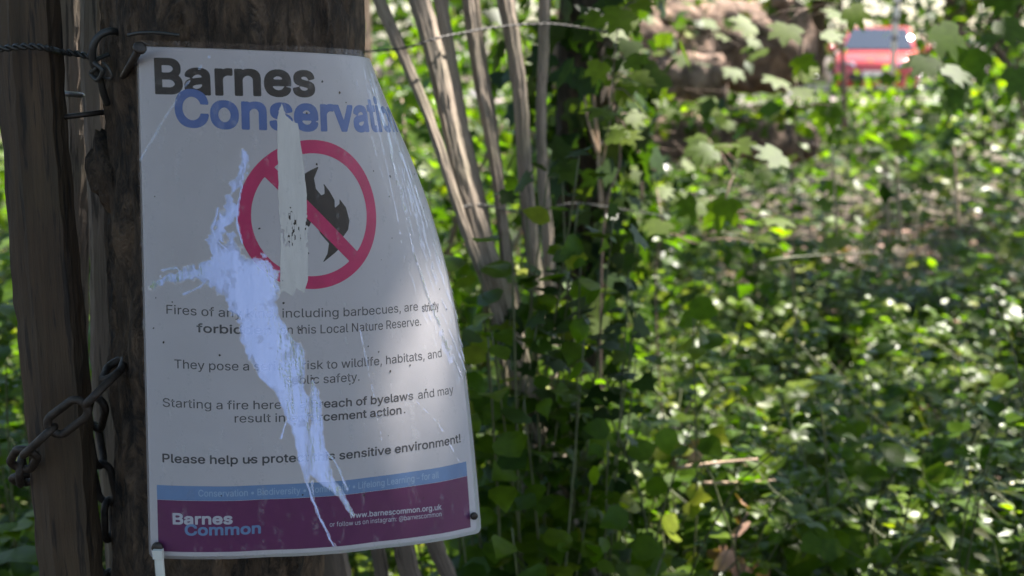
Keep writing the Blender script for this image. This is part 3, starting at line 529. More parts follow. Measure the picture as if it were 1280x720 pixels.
def ringf(Q):
    q = Q - C0; r = np.hypot(q[:, 0], q[:, 1]); ring = np.minimum(.0625 - r, r - .0515)
    a = R(45); u = q[:, 0]*math.cos(a) + q[:, 1]*math.sin(a); v = -q[:, 0]*math.sin(a) + q[:, 1]*math.cos(a)
    bar = np.minimum(.0056 - np.abs(v), .057 - np.abs(u))
    return np.maximum(ring, bar)
ink.field(C0[0]-.066, C0[1]-.066, C0[0]+.066, C0[1]+.066, .001, ringf); ink.build('red_ring_and_bar', M_RED, symbol, .00011)
ink = Ink()
body = [('Fires of any kind, including barbecues, are', 20.0, 221.0, 229.5, 0, .028), ('strictly', 253.5, 229.6, 24.5, 15, .02), ('forbidden', 46.0, 236.0, 62.0, 16, .03), ('on this Local Nature Reserve.', 113.5, 238.0, 138.5, 0, .022),
        ('They pose a serious risk to wildlife, habitats, and', 26.1, 267.6, 249.0, 0, .02), ('public safety.', 116.7, 282.3, 67.5, 0, .012),
        ('Starting a fire here is a', 15.4, 301.6, 121.0, 0, .02), ('breach of byelaws', 139.5, 304.4, 98.5, 15, .022), ('and may', 242.5, 306.6, 43.5, 0, .02),
        ('result in', 75.2, 314.5, 43.5, 0, .02), ('enforcement action', 122.0, 315.8, 103.5, 15, .02), ('.', 226.5, 317.6, 3.0, 0, 0)]
for k, (tx, x, y, wd, w, sl) in enumerate(body):
    if k in (4, 6): ink.build('message_paragraph', M_GREYTXT, notice, .00006); ink = Ink()
    ink.text(tx, x/1000, y/1000, .0076, wd/1000, w=w or 2, cell=.00016, slope=sl)
ink.build('message_paragraph', M_GREYTXT, notice, .00006); ink = Ink()
ink.text('Please help us protect this sensitive environment!', .0138, .3512, .0080, .2765, w=15, cell=.0005, slope=.008)
ink.build('appeal_line', M_GREYTXT, notice, .00006)
band, _ = sheet_patch('purple_footer', .0092, .3852, .2945, .4325, M_PURPLE, .00006, 90, 16)
band2, _ = sheet_patch('light_blue_strip', .0092, .3718, .2945, .3850, M_SKY, .00007, 90, 5)
ink = Ink(); ink.text('Conservation \u2022 Biodiversity \u2022 Community \u2022 Lifelong Learning \u2013 for all', .0445, .3812, .0062, .2170, w=10, cell=.0005); ink.build('strapline_lettering', M_TEXTL, notice, .00013)
ink = Ink(); ink.text('Barnes', .0215, .4072, .0105, .0520, w=25, pn=4, cell=.0005, slope=-.01); ink.build('small_logo_white_lettering', M_WHITE, notice, .00013)
ink = Ink(); ink.text('Common', .0322, .4172, .0105, .0655, w=25, pn=4, cell=.0005, slope=-.01); ink.build('small_logo_blue_lettering', M_SKY, notice, .00016)
ink = Ink(); ink.text('www.barnescommon.org.uk', .1740, .4075, .0052, .0890, w=14, cell=.00042, slope=.035)
ink.text('or follow us on instagram: @barnescommon', .1560, .4135, .0044, .1070, w=2, cell=.00042, slope=.03); ink.build('web_address_lettering', M_WHITE, notice, .00013)
STRIP = mm([(118.2,45.1),(121.3,56),(125.5,59.4),(131.0,62),(133,76),(135.1,91.3),(137,115),(138.2,137.5),(138.2,178.2),(137.4,192),(134.6,203.5),(128,199),(124,206),(118,201),(113.6,204),(115.1,157.3),(114.2,130),(113.6,117.7),(113.6,78.1),(113.9,59.4)])
def stripf(Q):
    d = poly_dist(Q, [STRIP]); e = d + .0016*(fbm(Q*(1, .3), 500, 41, 3)-.5)
    fl = fbm(Q*(1.9, .32), 520, 43, 4) - .70                                  # flecks of ink that stayed on
    low = np.clip((Q[:, 1]-.118)/.03, 0, 1)*np.clip((.172-Q[:, 1])/.015, 0, 1)
    return np.minimum(e, np.where((fl + .13*low > 0) & (low > .2), -.0012*low, .004) + .0006)
ink = Ink(); ink.field(.110, .043, .142, .208, .0008, stripf); ink.build('scraped_strip', M_SCRAPE, notice, .00016)
# specks of dirt on the sheet
ink = Ink()
for k in range(46):
    x, y, r_ = rng.uniform(.008, .295), rng.uniform(.02, .43), rng.uniform(.0004, .0011)
    ink.shape([np.array([x, y]) + r_*np.stack([np.cos(np.linspace(0, 6.28, 8)[:-1])*rng.uniform(.6, 1.6, 7), np.sin(np.linspace(0, 6.28, 8)[:-1])*rng.uniform(.6, 1.6, 7)], 1)], .00035)
o = ink.build('dirt_specks', plain('dirt', (.035, .03, .022), .9), notice, .00020)
o['kind'] = 'stuff'

def film_material():
    m, nt, b = new_mat('laminate_film'); nt.nodes.remove(b)
    out = nt.nodes['Material Output']
    a = {k: nd(nt, 'ShaderNodeAttribute', attribute_name=k) for k in ('sky_glare', 'crease', 'scuff')}
    geo = nd(nt, 'ShaderNodeNewGeometry')
    tc = nd(nt, 'ShaderNodeTexCoord')
    def M(op, x, y=None, z=None):
        n = nd(nt, 'ShaderNodeMath', operation=op)
        for i, v in enumerate((x, y, z)):
            if v is None: continue
            if hasattr(v, 'links') or hasattr(v, 'is_linked'): nt.links.new(v, n.inputs[i])
            else: n.inputs[i].default_value = v
        return n.outputs[0]
    # fine wrinkles of the film
    mp = nd(nt, 'ShaderNodeMapping'); mp.inputs['Scale'].default_value = (1, 1, .22); nt.links.new(tc.outputs['Object'], mp.inputs[0])
    n1 = nd(nt, 'ShaderNodeTexNoise'); n1.inputs['Scale'].default_value = 70; n1.inputs['Detail'].default_value = 5; nt.links.new(mp.outputs[0], n1.inputs[0])
    n2 = nd(nt, 'ShaderNodeTexNoise'); n2.inputs['Scale'].default_value = 420; n2.inputs['Detail'].default_value = 4; nt.links.new(tc.outputs['Object'], n2.inputs[0])
    bp = nd(nt, 'ShaderNodeBump'); bp.inputs['Distance'].default_value = .0022; bp.inputs['Strength'].default_value = .8; nt.links.new(n1.outputs['Fac'], bp.inputs['Height'])
    bp2 = nd(nt, 'ShaderNodeBump'); bp2.inputs['Distance'].default_value = .00035; bp2.inputs['Strength'].default_value = .8; nt.links.new(n2.outputs['Fac'], bp2.inputs['Height']); nt.links.new(bp.outputs[0], bp2.inputs['Normal'])
    # normals tipped up in the glare zones to mirror the sky
    mk = M('MAXIMUM', a['sky_glare'].outputs['Fac'], a['crease'].outputs['Fac'])
    lift = M('MULTIPLY', M('MINIMUM', M('MULTIPLY', mk, 2.4), 1.), LIFT)
    cv = nd(nt, 'ShaderNodeCombineXYZ'); nt.links.new(lift, cv.inputs[2])
    va = nd(nt, 'ShaderNodeVectorMath', operation='ADD'); nt.links.new(bp2.outputs[0], va.inputs[0]); nt.links.new(cv.outputs[0], va.inputs[1])
    vn = nd(nt, 'ShaderNodeVectorMath', operation='NORMALIZE'); nt.links.new(va.outputs[0], vn.inputs[0])
    gl = nd(nt, 'ShaderNodeBsdfGlossy'); gl.inputs['Color'].default_value = (1, .91, .97, 1); gl.inputs['Roughness'].default_value = .07; nt.links.new(vn.outputs[0], gl.inputs['Normal'])  # lilac tint put into the glare's colour
    tr = nd(nt, 'ShaderNodeBsdfTransparent')
    fr = nd(nt, 'ShaderNodeFresnel'); fr.inputs['IOR'].default_value = 1.55; nt.links.new(bp2.outputs[0], fr.inputs['Normal'])
    # reflection raised inside the drawn glare and crease masks
    fac = M('ADD', M('MULTIPLY', fr.outputs[0], .3), M('MULTIPLY', mk, .78))
    fac = M('MINIMUM', fac, .82)
    mx = nd(nt, 'ShaderNodeMixShader'); nt.links.new(fac, mx.inputs[0]); nt.links.new(tr.outputs[0], mx.inputs[1]); nt.links.new(gl.outputs[0], mx.inputs[2])
    # matt scuffs
    df = nd(nt, 'ShaderNodeBsdfDiffuse'); df.inputs[0].default_value = (.72, .72, .74, 1)
    m2 = nd(nt, 'ShaderNodeMixShader'); nt.links.new(M('ADD', M('MULTIPLY', a['scuff'].outputs['Fac'], .13), .004), m2.inputs[0]); nt.links.new(mx.outputs[0], m2.inputs[1]); nt.links.new(df.outputs[0], m2.inputs[2])
    nt.links.new(m2.outputs[0], out.inputs[0])
    return m
film, FP = sheet_patch('laminate_film', 0, 0, SW, SH_, film_material(), .00045, 340, 480, .006)
st_, cr_, sc_ = film_masks(FP)
for nme, arr in (('sky_glare', st_), ('crease', cr_), ('scuff', sc_)):
    film.data.attributes.new(nme, 'FLOAT', 'POINT').data.foreach_set('value', arr.astype(np.float32))
# where the drawn glare mirrors to: kept open between the crowns
def mirror_dir(s, t):
    P = SH(np.array([s]), np.array([t]))[0]; i, j = int(s/SW*NS), int(t/SH_*NT)
    n = unit(SN[j, i] + np.array([0, 0, LIFT])); d = unit(P - np.array([0, 0, CAMZ]))
    return P, d - 2*(d @ n)*n
SKYWIN = [(*mirror_dir(a, b), c) for a, b, c in ((.11, .25, 9), (.125, .32, 9), (.08, .185, 9), (.155, .36, 9), (.04, .19, 7), (.06, .185, 7), (.08, .13, 8), (.24, .10, 2), (.25, .16, 2))]
# ---------------------------------------------------------------- ground, path-side road
def gz(x, y):
    x = np.asarray(x, float); y = np.asarray(y, float)
    return .05*np.sin(x*1.3+.4)*np.cos(y*.9) + .03*np.sin(x*3.1+y*2.3) - .03
def ground():
    xs = np.unique(np.concatenate([np.linspace(-120, -12, 16), np.linspace(-12, 14, 80), np.linspace(14, 120, 16)]))
    ys = np.unique(np.concatenate([np.linspace(-60, -6, 12), np.linspace(-6, 18, 80), np.linspace(18, 160, 20)]))
    X, Y = np.meshgrid(xs, ys); fade = np.clip((19 - Y)/4, 0, 1)*np.clip((14-np.abs(X))/3, 0, 1)
    Z = gz(X, Y)*fade - .02*(1-fade)
    m = MB(); nx = len(xs)
    m.add(np.stack([X, Y, Z], -1).reshape(-1, 3), [(j*nx+i, j*nx+i+1, (j+1)*nx+i+1, (j+1)*nx+i) for j in range(len(ys)-1) for i in range(nx-1)])
    mat, nt, b = new_mat('woodland_soil'); geo = nd(nt, 'ShaderNodeNewGeometry')
    n1 = nd(nt, 'ShaderNodeTexNoise'); n1.inputs['Scale'].default_value = 2.2; n1.inputs['Detail'].default_value = 12; nt.links.new(geo.outputs['Position'], n1.inputs[0])
    vo = nd(nt, 'ShaderNodeTexVoronoi'); vo.inputs['Scale'].default_value = 26; nt.links.new(geo.outputs['Position'], vo.inputs[0])
    r1 = ramp(nt, [(.3, (.028, .022, .015)), (.55, (.06, .045, .03)), (.75, (.045, .055, .022))], n1.outputs['Fac'])
    r2 = ramp(nt, [(0, (.5, .45, .4)), (1, (1.6, 1.35, 1.2))], vo.outputs['Color'])
    mx = nd(nt, 'ShaderNodeMixRGB', blend_type='MULTIPLY'); mx.inputs[0].default_value = .8
    nt.links.new(r1.outputs[0], mx.inputs[1]); nt.links.new(r2.outputs[0], mx.inputs[2]); nt.links.new(mx.outputs[0], b.inputs['Base Color']); b.inputs['Roughness'].default_value = .9
    o = m.build('ground', mat); o['kind'] = 'structure'
ground()
def strip(name, pts, w, z, mat, kind='structure'):
    P = np.array(pts, float); d = unit(np.gradient(P, axis=0)); nrm = np.stack([-d[:, 1], d[:, 0]], 1)
    m = MB(); n = len(P); L = P + nrm*w/2; Rr = P - nrm*w/2
    m.add([(*p, z) for p in L] + [(*p, z) for p in Rr] + [(*p, z-.12) for p in L] + [(*p, z-.12) for p in Rr],
          [(n+i, n+i+1, i+1, i) for i in range(n-1)] + [(i, i+1, 2*n+i+1, 2*n+i) for i in range(n-1)] + [(n+i+1, n+i, 3*n+i, 3*n+i+1) for i in range(n-1)])
    o = m.build(name, mat, smooth=False); o['kind'] = kind; return o
M_ROAD = plain('road_asphalt', (.085, .078, .076), .85, noise=.35, scale=6)
M_GRAVEL = plain('gravel_verge', (.20, .16, .145), .95, noise=.3, scale=14)
strip('road', [(x, 27.5 + .02*x) for x in np.linspace(-90, 90, 30)], 6.5, .03, M_ROAD)
strip('gravel_verge', [(x, 22.6 + .02*x) for x in np.linspace(-90, 90, 30)], 2.6, .06, M_GRAVEL)

# ---------------------------------------------------------------- the tree that carries the notice
def trunk_mesh(axis_fn, r_fn, z0, z1, nz, na, seed, amp=.012, freq=(9, 5)):
    m = MB(); zs = np.linspace(z0, z1, nz); an = np.linspace(0, 2*math.pi, na, endpoint=False)
    V = []
    for z in zs:
        c = np.array(axis_fn(z)); r = r_fn(z)
        q = np.stack([np.cos(an)*2 + seed, np.sin(an)*2 + z*freq[1]*.25], 1)
        w = fbm(np.stack([an/(2*math.pi)*freq[0]*2, np.full(na, z*freq[1])], 1) + (seed*7 % 31, 3), 1, seed, 4); w = 1 - np.abs(2*w-1)*1.6
        wrap = np.minimum(an, 2*math.pi-an); f = np.clip(wrap/.35, 0, 1); w = w*f + .5*(1-f)
        rr = r*(1 + .03*np.sin(3*an + z*2 + seed)) - amp*w
        V += [(c[0] + rr[k]*math.cos(an[k]), c[1] + rr[k]*math.sin(an[k]), z) for k in range(na)]
    m.add(V, [(j*na+k, j*na+(k+1) % na, (j+1)*na+(k+1) % na, (j+1)*na+k) for j in range(nz-1) for k in range(na)])
    m.f.append(tuple(range((nz-1)*na, nz*na)))
    return m
TREE_AXIS = lambda z: (-.247 - .062*np.clip((1.4-z)/.5, 0, 2.5)*.6, 1.043 + .01*(1.4-z))
TREE_R = lambda z: .1195 - .014*np.clip((1.4-z)/.5, 0, 1) + .07*np.clip((.35-z)/.35, 0, 1)**2 - .006*np.clip(z-1.5, 0, 5)
tree = empty('tree', (-.33, 1.05, 0), 'dark rough-barked tree trunk carrying the laminated notice', 'tree')
KM = trunk_mesh(TREE_AXIS, TREE_R, -.05, 4.6, 560, 150, 4, .010, (16, 13))
KM.build('trunk', M_BARK, tree)
# burl on the flank, a lump under the top screw
bm_ = MB(); c = at(141, 215, 1.0); V = []
for i in range(14):
    for k in range(20):
        th, ph = math.pi*i/13, 2*math.pi*k/20; d = np.array([math.sin(th)*math.cos(ph), math.sin(th)*math.sin(ph), math.cos(th)])
        V.append(c + d*np.array([.020, .022, .034])*(1 + .16*math.sin(7*d[0]+5*d[2]) + .1*math.sin(11*d[1]-9*d[2])))
bm_.add(V, [(i*20+k, i*20+(k+1) % 20, (i+1)*20+(k+1) % 20, (i+1)*20+k) for i in range(13) for k in range(20)])
bm_.build('burl', M_BARK, tree)

# canopies, all leaves pass through the light shafts
SHAFTS = []                                           # (point, radius): gaps in the leaves where the sun gets through
def shaft(px, py, Y, r): SHAFTS.append((at(px, py, Y), r))
def open_sky(P, L):
    keep = np.ones(len(P), bool)
    for T, r in SHAFTS:
        v = P - T; k = v @ SUN; d = np.linalg.norm(v - k[:, None]*SUN, axis=1); keep &= ~((d < r + .42*L) & (k > 0))
    for T, Rr, aw in SKYWIN:
        v = P - T; k = v @ Rr; d = np.linalg.norm(v - k[:, None]*Rr, axis=1); keep &= ~((k > 0) & (d < np.tan(R(aw))*k + .1))
    return keep
def crown(name, parent, c, rad, n_cl, per, size, mat, clump=.45, tpl=T_SI, carve=True, lo=-1., extra=()):
    lv = Leaves(); k = 0
    C = rng.normal(size=(n_cl, 3)); C = unit(C)*(rng.random((n_cl, 1))**.45)
    C[:, 2] = np.maximum(C[:, 2], lo); C = C*rad + c
    if len(extra): C = np.concatenate([C, np.array(extra, float)])
    for q in C:
        n = per; P = q + rng.normal(size=(n, 3))*clump*np.array([.6, .6, .4])
        D = rng.normal(size=(n, 3)) + (0, 0, -.35); N = rng.normal(size=(n, 3))*.55 + (0, 0, 1)
        L = size*rng.uniform(.65, 1.25, n)
        lv.add(P, D, N, L, L*.95, np.clip(rng.normal(.5, .25, n) + rng.normal(0, .12), 0, 1))
    if carve:
        P, D, _, L, _, _ = lv.arrays(); lv.filt(open_sky(P + unit(D)*L[:, None]*.48, L*1.15))
    return lv.build(name, tpl, mat, parent)
def limbs(parent, base, targets, r0):
    for t in targets:
        b = np.array(base, float); t = np.array(t, float); mid = (b+t)/2 + (0, 0, -.25)
        m = MB(); pts = catmull([b, mid, t], 6); m.tube(pts, np.linspace(r0, r0*.25, len(pts)), 8); m.build('limb', M_BARK, parent)
for k_ in range(10):
    Y_ = rng.uniform(1.9, 5.5); SHAFTS.append((np.array([rng.uniform(.05, .5*Y_+.2), Y_, rng.uniform(.2, .6)]), rng.uniform(.0, .06)))
for a in [(640,395,2.3,.06),(700,420,2.4,.11),(750,375,2.7,.10),(790,440,2.6,.07),(1170,310,4.1,.14),(1250,250,4.4,.2),(1240,340,3.9,.1),(1120,440,3.3,.06),(1210,450,3.2,.07),(1190,645,2.15,.06),(1235,660,2.1,.03),(600,590,1.9,.02),(680,600,2.1,.03),(950,290,4.2,.06),(1060,270,4.6,.08),(880,240,5,.12),(1000,180,6.5,.22),(1180,170,7,.25),(1080,200,6,.12)]: shaft(*a)
# sun shafts: pale streaks, log, car and road, brambles in the light
for a in [(538,95,1.9,.016),(545,125,1.9,.014),(568,205,1.9,.012),(578,240,1.9,.010),(512,75,2.3,.03),
          (92,20,1.2,.010),(97,50,1.2,.008),(100,85,1.2,.008),(104,120,1.2,.006),(524,490,.97,.015),(150,110,3.2,.06)]: shaft(*a)
for a in [(800,45,7,.16),(885,40,7.4,.2),(935,55,7.6,.14),(850,100,6.5,.08),(985,40,3.2,.16),(1060,10,3.1,.16),(880,30,4.5,.2),(790,60,4.5,.16),(940,125,3.4,.1),(850,170,4.5,.1),(780,80,5,.05),(762,100,2.4,.03),(930,330,3.4,.03),(860,345,3.4,.03),
          (10,300,3,.2),(5,500,2.6,.1),(85,330,3,.2),(905,690,2.0,.03),(930,580,2.2,.015),(860,640,2.2,.015),(780,560,2.3,.01),(1000,480,2.9,.02),(830,480,2.7,.02),(730,300,3.4,.03)]: shaft(*a)
M_CAN = leaf_mat('canopy_leaf', GREEN, trans=.32)
crown('crown', tree, np.array([-.8, .3, 6.6]), np.array([2.8, 2.6, 1.6]), 70, 40, .19, M_CAN)
limbs(tree, (-.26, 1.05, 4.4), [(-1.8, .2, 6.4), (.6, 1.2, 6.2), (-1.2, -1.6, 6.8), (-.4, 2.6, 6.5), (-3, -.5, 7)], .09)
def canopy_tree(xy, h, c, rad, n, r0, label, lean=(0, 0), clump=.45, extra=()):
    t = empty('tree', (*xy, 0), label, 'tree')
    ax = lambda z: (xy[0] + lean[0]*z, xy[1] + lean[1]*z)
    trunk_mesh(ax, lambda z: r0*(1 - .08*z) + .08*max(0, .4-z), -.05, h, 60, 28, int(abs(xy[0]*10)) % 40, .02, (9, 3)).build('trunk', M_BARK, t)
    crown('crown', t, np.array(c), np.array(rad), n, 40, .20, M_CAN, clump, extra=extra)
    top = np.array([*ax(h-.2), h-.2]); C = np.array(c)
    limbs(t, top, [C + np.array(rad)*d for d in ((.6, .1, .2), (-.6, .2, .3), (.1, .65, .1), (-.1, -.65, .3))], r0*.6)
    return t
canopy_tree((-3.4, -3.4), 4.6, (-2.8, -3.2, 6.2), (3.0, 2.8, 1.7), 90, .2, 'broad tree standing behind the viewpoint')
canopy_tree((4.4, -3.0), 4.6, (3.2, -2.6, 6.2), (3.0, 2.6, 1.7), 70, .18, 'second tree behind the viewpoint, near the bramble patch')
canopy_tree((4.6, 2.0), 4.6, (3.9, 2.6, 6.4), (2.4, 2.3, 1.5), 185, .18, 'leafy tree beside the bramble patch whose crown shades the notice', extra=[P_ + SUN*((z_ - P_[2])/SUN[2]) for P_, z_ in ((SH(np.array([s_]), np.array([t_]))[0], 5.6 + .3*k_) for s_ in (.16, .195, .23, .26, .295) for t_ in (.05, .14, .22, .30, .40) for k_ in range(4))])  # extra: leaf clumps added along the sun rays to shade the notice
canopy_tree((6.6, 5.6), 4.6, (5.7, 6.6, 6.4), (2.9, 3.3, 1.5), 112, .18, 'tree beside the nettles whose crown shades the undergrowth')
canopy_tree((6.9, 9.8), 4.8, (5.6, 9.6, 6.4), (2.6, 2.2, 1.4), 36, .17, 'tree on the bank past the fallen logs')
canopy_tree((-.9, 6.6), 4.6, (1.0, 5.4, 6.9), (2.4, 2.4, 1.2), 70, .14, 'added slender tree behind the leaning pales, its crown dimming the sky')  # this tree and the next two are added to lower the sky light
canopy_tree((-2.6, 12.5), 5, (-2.2, 13.5, 7), (3.2, 2.8, 1.8), 60, .2, 'added unseen tree far behind the thick post, its crown dimming the sky')
canopy_tree((8.2, 14.0), 5, (6.2, 14.5, 7), (3.0, 2.4, 1.8), 30, .2, 'added unseen tree on the verge side, its crown dimming the sky')
canopy_tree((-4.6, 4.0), 4.6, (-3.0, 3.6, 6.4), (2.6, 2.6, 1.5), 34, .17, 'tree past the thick post, beside the fence')

# ---------------------------------------------------------------- dark ivy-clad trunk behind the pales
ivyt = empty('ivy_clad_tree', (.14, 2.55, 0), 'slim trunk thickly clad in dark ivy behind the paling fence', 'tree')
trunk_mesh(lambda z: (.145 + .012*z, 2.55), lambda z: .075 - .008*z, -.05, 5.2, 80, 24, 9, .01).build('trunk', M_BARK, ivyt)
lv = Leaves(); n = 1900; z = rng.uniform(.3, 4.4, n); a = rng.uniform(0, 2*math.pi, n); rr = .085 + np.abs(rng.normal(0, .055, n))*(1 + .5*np.sin(z*5))
P = np.stack([.145 + .012*z + rr*np.cos(a), 2.55 + rr*np.sin(a), z], 1); O = np.stack([np.cos(a), np.sin(a), np.full(n, .5)], 1)
lv.add(P, np.stack([rng.normal(0, .5, n), rng.normal(0, .5, n), np.full(n, -.9)], 1), O + rng.normal(0, .35, (n, 3)), rng.uniform(.035, .075, n)); lv.build('ivy_foliage', T_IVY, M_IVY, ivyt)
crown('crown', ivyt, np.array([.9, 3.2, 5.9]), np.array([2.2, 2.0, 1.1]), 30, 40, .18, M_CAN)
limbs(ivyt, (.2, 2.55, 5.0), [(1.6, 3.2, 5.9), (-.6, 3.6, 5.8)], .05)

# ---------------------------------------------------------------- split chestnut paling fence
def pale(p0, p1, w, d, mat, label, seed, group='chestnut pales of the fence', name='fence_pale', bend=0., cat='fence pale', yaw=0., wave=1.):
    """A split pale from p0 (foot) to p1 (top): irregular five-sided section, in its own upright frame."""
    r_ = np.random.default_rng(seed); p0 = np.array(p0, float); p1 = np.array(p1, float); L = np.linalg.norm(p1-p0); n = 42
    S0 = np.array([(-.5, -.30), (-.1, -.55), (.42, -.36), (.52, .25), (.05, .5), (-.48, .3)]) + r_.normal(0, .05, (6, 2))
    sec = np.concatenate([np.linspace(S0[q], S0[(q+1) % 6], 5)[:-1] for q in range(6)]); ns_ = len(sec); n = 110
    groove = .055*(fbm(np.stack([np.repeat(np.arange(ns_)*1.7, n), np.tile(np.linspace(0, L, n)*3.2, ns_)], 1) + seed, 1, seed, 3).reshape(ns_, n) - .5)*2
    cyw, syw = math.cos(yaw), math.sin(yaw)
    m = MB(); V = []
    for i in range(n):
        u = i/(n-1); z = u*L; k = 1 + wave*(.10*math.sin(u*9+seed) + .06*math.sin(u*23+seed*2)) + r_.normal(0, .012)
        tw = .25*wave*math.sin(u*3+seed); c, s = math.cos(tw), math.sin(tw)
        bx = bend*math.sin(u*math.pi) + wave*(.005*math.sin(u*11+seed) + .003*math.sin(u*27+seed*3))
        for q, (a, b) in enumerate(sec):
            g = 1 + groove[q, i]*1.3; a, b = a*g, b*g
            a, b = a*c-b*s, a*s+b*c
            x_, y_ = a*w*k, b*d*k
            V.append((x_*cyw - y_*syw + bx + r_.normal(0, .0006), x_*syw + y_*cyw, z))
    m.add(V, [(i*ns_+k, i*ns_+(k+1) % ns_, (i+1)*ns_+(k+1) % ns_, (i+1)*ns_+k) for i in range(n-1) for k in range(ns_)] + [tuple(range(ns_))[::-1], tuple(range((n-1)*ns_, n*ns_))])
    me = bpy.data.meshes.new(name); me.from_pydata(m.v, [], m.f); me.materials.append(mat)
    o = bpy.data.objects.new(name, me); col.objects.link(o); WL[o] = p0
    o.rotation_mode = 'QUATERNION'; o.rotation_quaternion = Vector(p1-p0).to_track_quat('Z', 'Y') if abs((p1-p0)[2]) < .01 else Vector((0, 0, 1)).rotation_difference(Vector(p1-p0))
    o.location = tuple(p0)
    me.polygons.foreach_set('use_smooth', np.zeros(len(me.polygons), bool))
    return tag(o, label, cat, group)
def pale_px(a, b, Y, wpx, mat, label, seed, dY=0., top=1.62, **kw):
    """Pale seen through two photo points (upper a, lower b), continued to the ground and up to the top."""
    A, B = at(*a, Y), at(*b, Y + dY); d = A - B; d /= d[2]
    foot = B + d*(gz(B[0], B[1])-.05 - B[2]); head = A + d*(top - A[2])
    w = wpx*(Y*math.cos(PITCH)+.1)/FPX
    return pale(foot, head, w, w*.62, mat, label, seed, **kw)
post = pale_px((36, 0), (92, 720), .985, 79, M_POST, 'thick dark split chestnut post with the rusty chain round it', 3, name='fence_post', group=None, cat='fence post', top=1.75, wave=.35)
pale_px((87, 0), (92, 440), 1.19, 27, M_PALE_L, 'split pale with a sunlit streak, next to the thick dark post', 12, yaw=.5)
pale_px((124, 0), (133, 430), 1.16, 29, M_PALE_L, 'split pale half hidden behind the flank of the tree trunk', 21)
RP = [((477, 0), (575, 260), 1.86, 15, 'thin grey pale leaning most, nearest the notice edge', 31), ((520, 0), (584, 240), 1.90, 30, 'widest pale of the leaning group, with bright sunlit patches', 41),
      ((553, 0), (593, 220), 1.96, 17, 'narrow pale just beyond the widest sunlit pale', 51), ((579, 0), (616, 240), 1.98, 19, 'evenly grey pale between two narrower ones, below the twisted wire', 61),
      ((600, 0), (626, 215), 2.04, 14, 'thin shaded pale tucked behind the evenly grey one', 71), ((629, 0), (658, 320), 2.02, 22, 'knotty pale with creeping ivy twigs on it', 81),
      ((679, 30), (689, 300), 2.08, 17, 'pale against the ivy-clad trunk, last of the leaning group', 91)]
for a, b, Y, w, lb, sd in RP: pale_px(a, b, Y, w, M_PALE, lb, sd, bend=.012 if sd % 20 == 1 else -.006, yaw=.95)
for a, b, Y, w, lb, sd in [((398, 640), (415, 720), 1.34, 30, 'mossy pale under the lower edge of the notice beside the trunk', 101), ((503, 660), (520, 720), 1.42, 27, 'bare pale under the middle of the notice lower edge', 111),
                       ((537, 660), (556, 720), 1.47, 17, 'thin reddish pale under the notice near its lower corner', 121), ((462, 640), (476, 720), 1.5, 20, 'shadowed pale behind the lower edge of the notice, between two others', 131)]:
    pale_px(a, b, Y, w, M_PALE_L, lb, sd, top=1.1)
def wire(name, pts, r, mat, label, cat='wire', twist=0, n=7, parent=None, group=None):
    m = MB(); P = catmull(pts, n)
    if twist:
        for s_ in (0, math.pi):
            Q = []; d = 0
            for i, p in enumerate(P):
                if i: d += np.linalg.norm(p - P[i-1])
                a = d/twist*2*math.pi + s_; Q.append(p + r*1.05*np.array([0, math.cos(a), math.sin(a)]))
            m.tube(Q, r, 6)
    else: m.tube(P, r, 8)
    o = m.build(name, mat, parent, origin=None if parent is not None else P[0])
    return o if parent is not None else tag(o, label, cat, group)
wire('fence_wire', [at(440, 66, 1.82), at(505, 60, 1.84), at(545, 48, 1.87), at(575, 42, 1.92), at(620, 34, 1.98), at(690, 30, 2.04), at(760, 40, 2.1)], .0011, M_WIRE, 'upper twisted wire tying the leaning pales together', twist=.03, n=14)
wire('fence_wire', [at(560, 262, 1.86), at(600, 256, 1.9), at(640, 264, 1.98), at(680, 262, 2.03), at(720, 254, 2.1), at(780, 262, 2.4), at(830, 270, 2.7)], .0011, M_WIRE, 'lower twisted wire across the pales near the ivy', twist=.03, n=14)

# ---------------------------------------------------------------- chain round the thick post
def link_bm(c, d, side, L=.047, w=.026, th=.0036):
    d = unit(np.array(d, float)); side = np.array(side, float); side = unit(side - d*(side @ d)); pts = []
    h = L/2 - w/2
    for k in range(24):
        a = 2*math.pi*k/24; pts.append(np.array(c) + d*(math.copysign(h, math.cos(a)) + (w/2-th)*math.cos(a)) + side*(w/2-th)*math.sin(a))
    m = MB(); m.tube(pts, th, 10, closed=True); return m
def chain(pts, pitch, parent, seed=0):
    P = catmull(pts, 24); d = 0; last = -pitch/2; k = 0
    for i in range(1, len(P)):
        d += np.linalg.norm(P[i]-P[i-1])
        if d - last >= pitch:
            last = d; t = unit(P[i]-P[i-1]); s_ = np.cross(t, [0.1, -1, .1]) if k % 2 == 0 else np.array([.15, -1, .1])
            link_bm(P[i], t, s_ + .25*np.sin(k*3+seed)).build('link', M_STEEL, parent); k += 1
ch = empty('chain', at(130, 470, .96), 'heavy rusty steel chain looped round the dark post, its end hanging down', 'chain')
chain([at(146, 452, .99), at(134, 478, .945), at(105, 505, .925), at(70, 533, .925), at(40, 560, .935), at(26, 585, .965), at(38, 600, 1.02), at(80, 590, 1.05)], .0365, ch)
chain([at(124, 500, 1.02), at(118, 535, 1.035), at(124, 575, 1.03), at(133, 615, 1.03), at(136, 655, 1.03), at(134, 705, 1.03), at(137, 760, 1.03)], .0365, ch, 2)

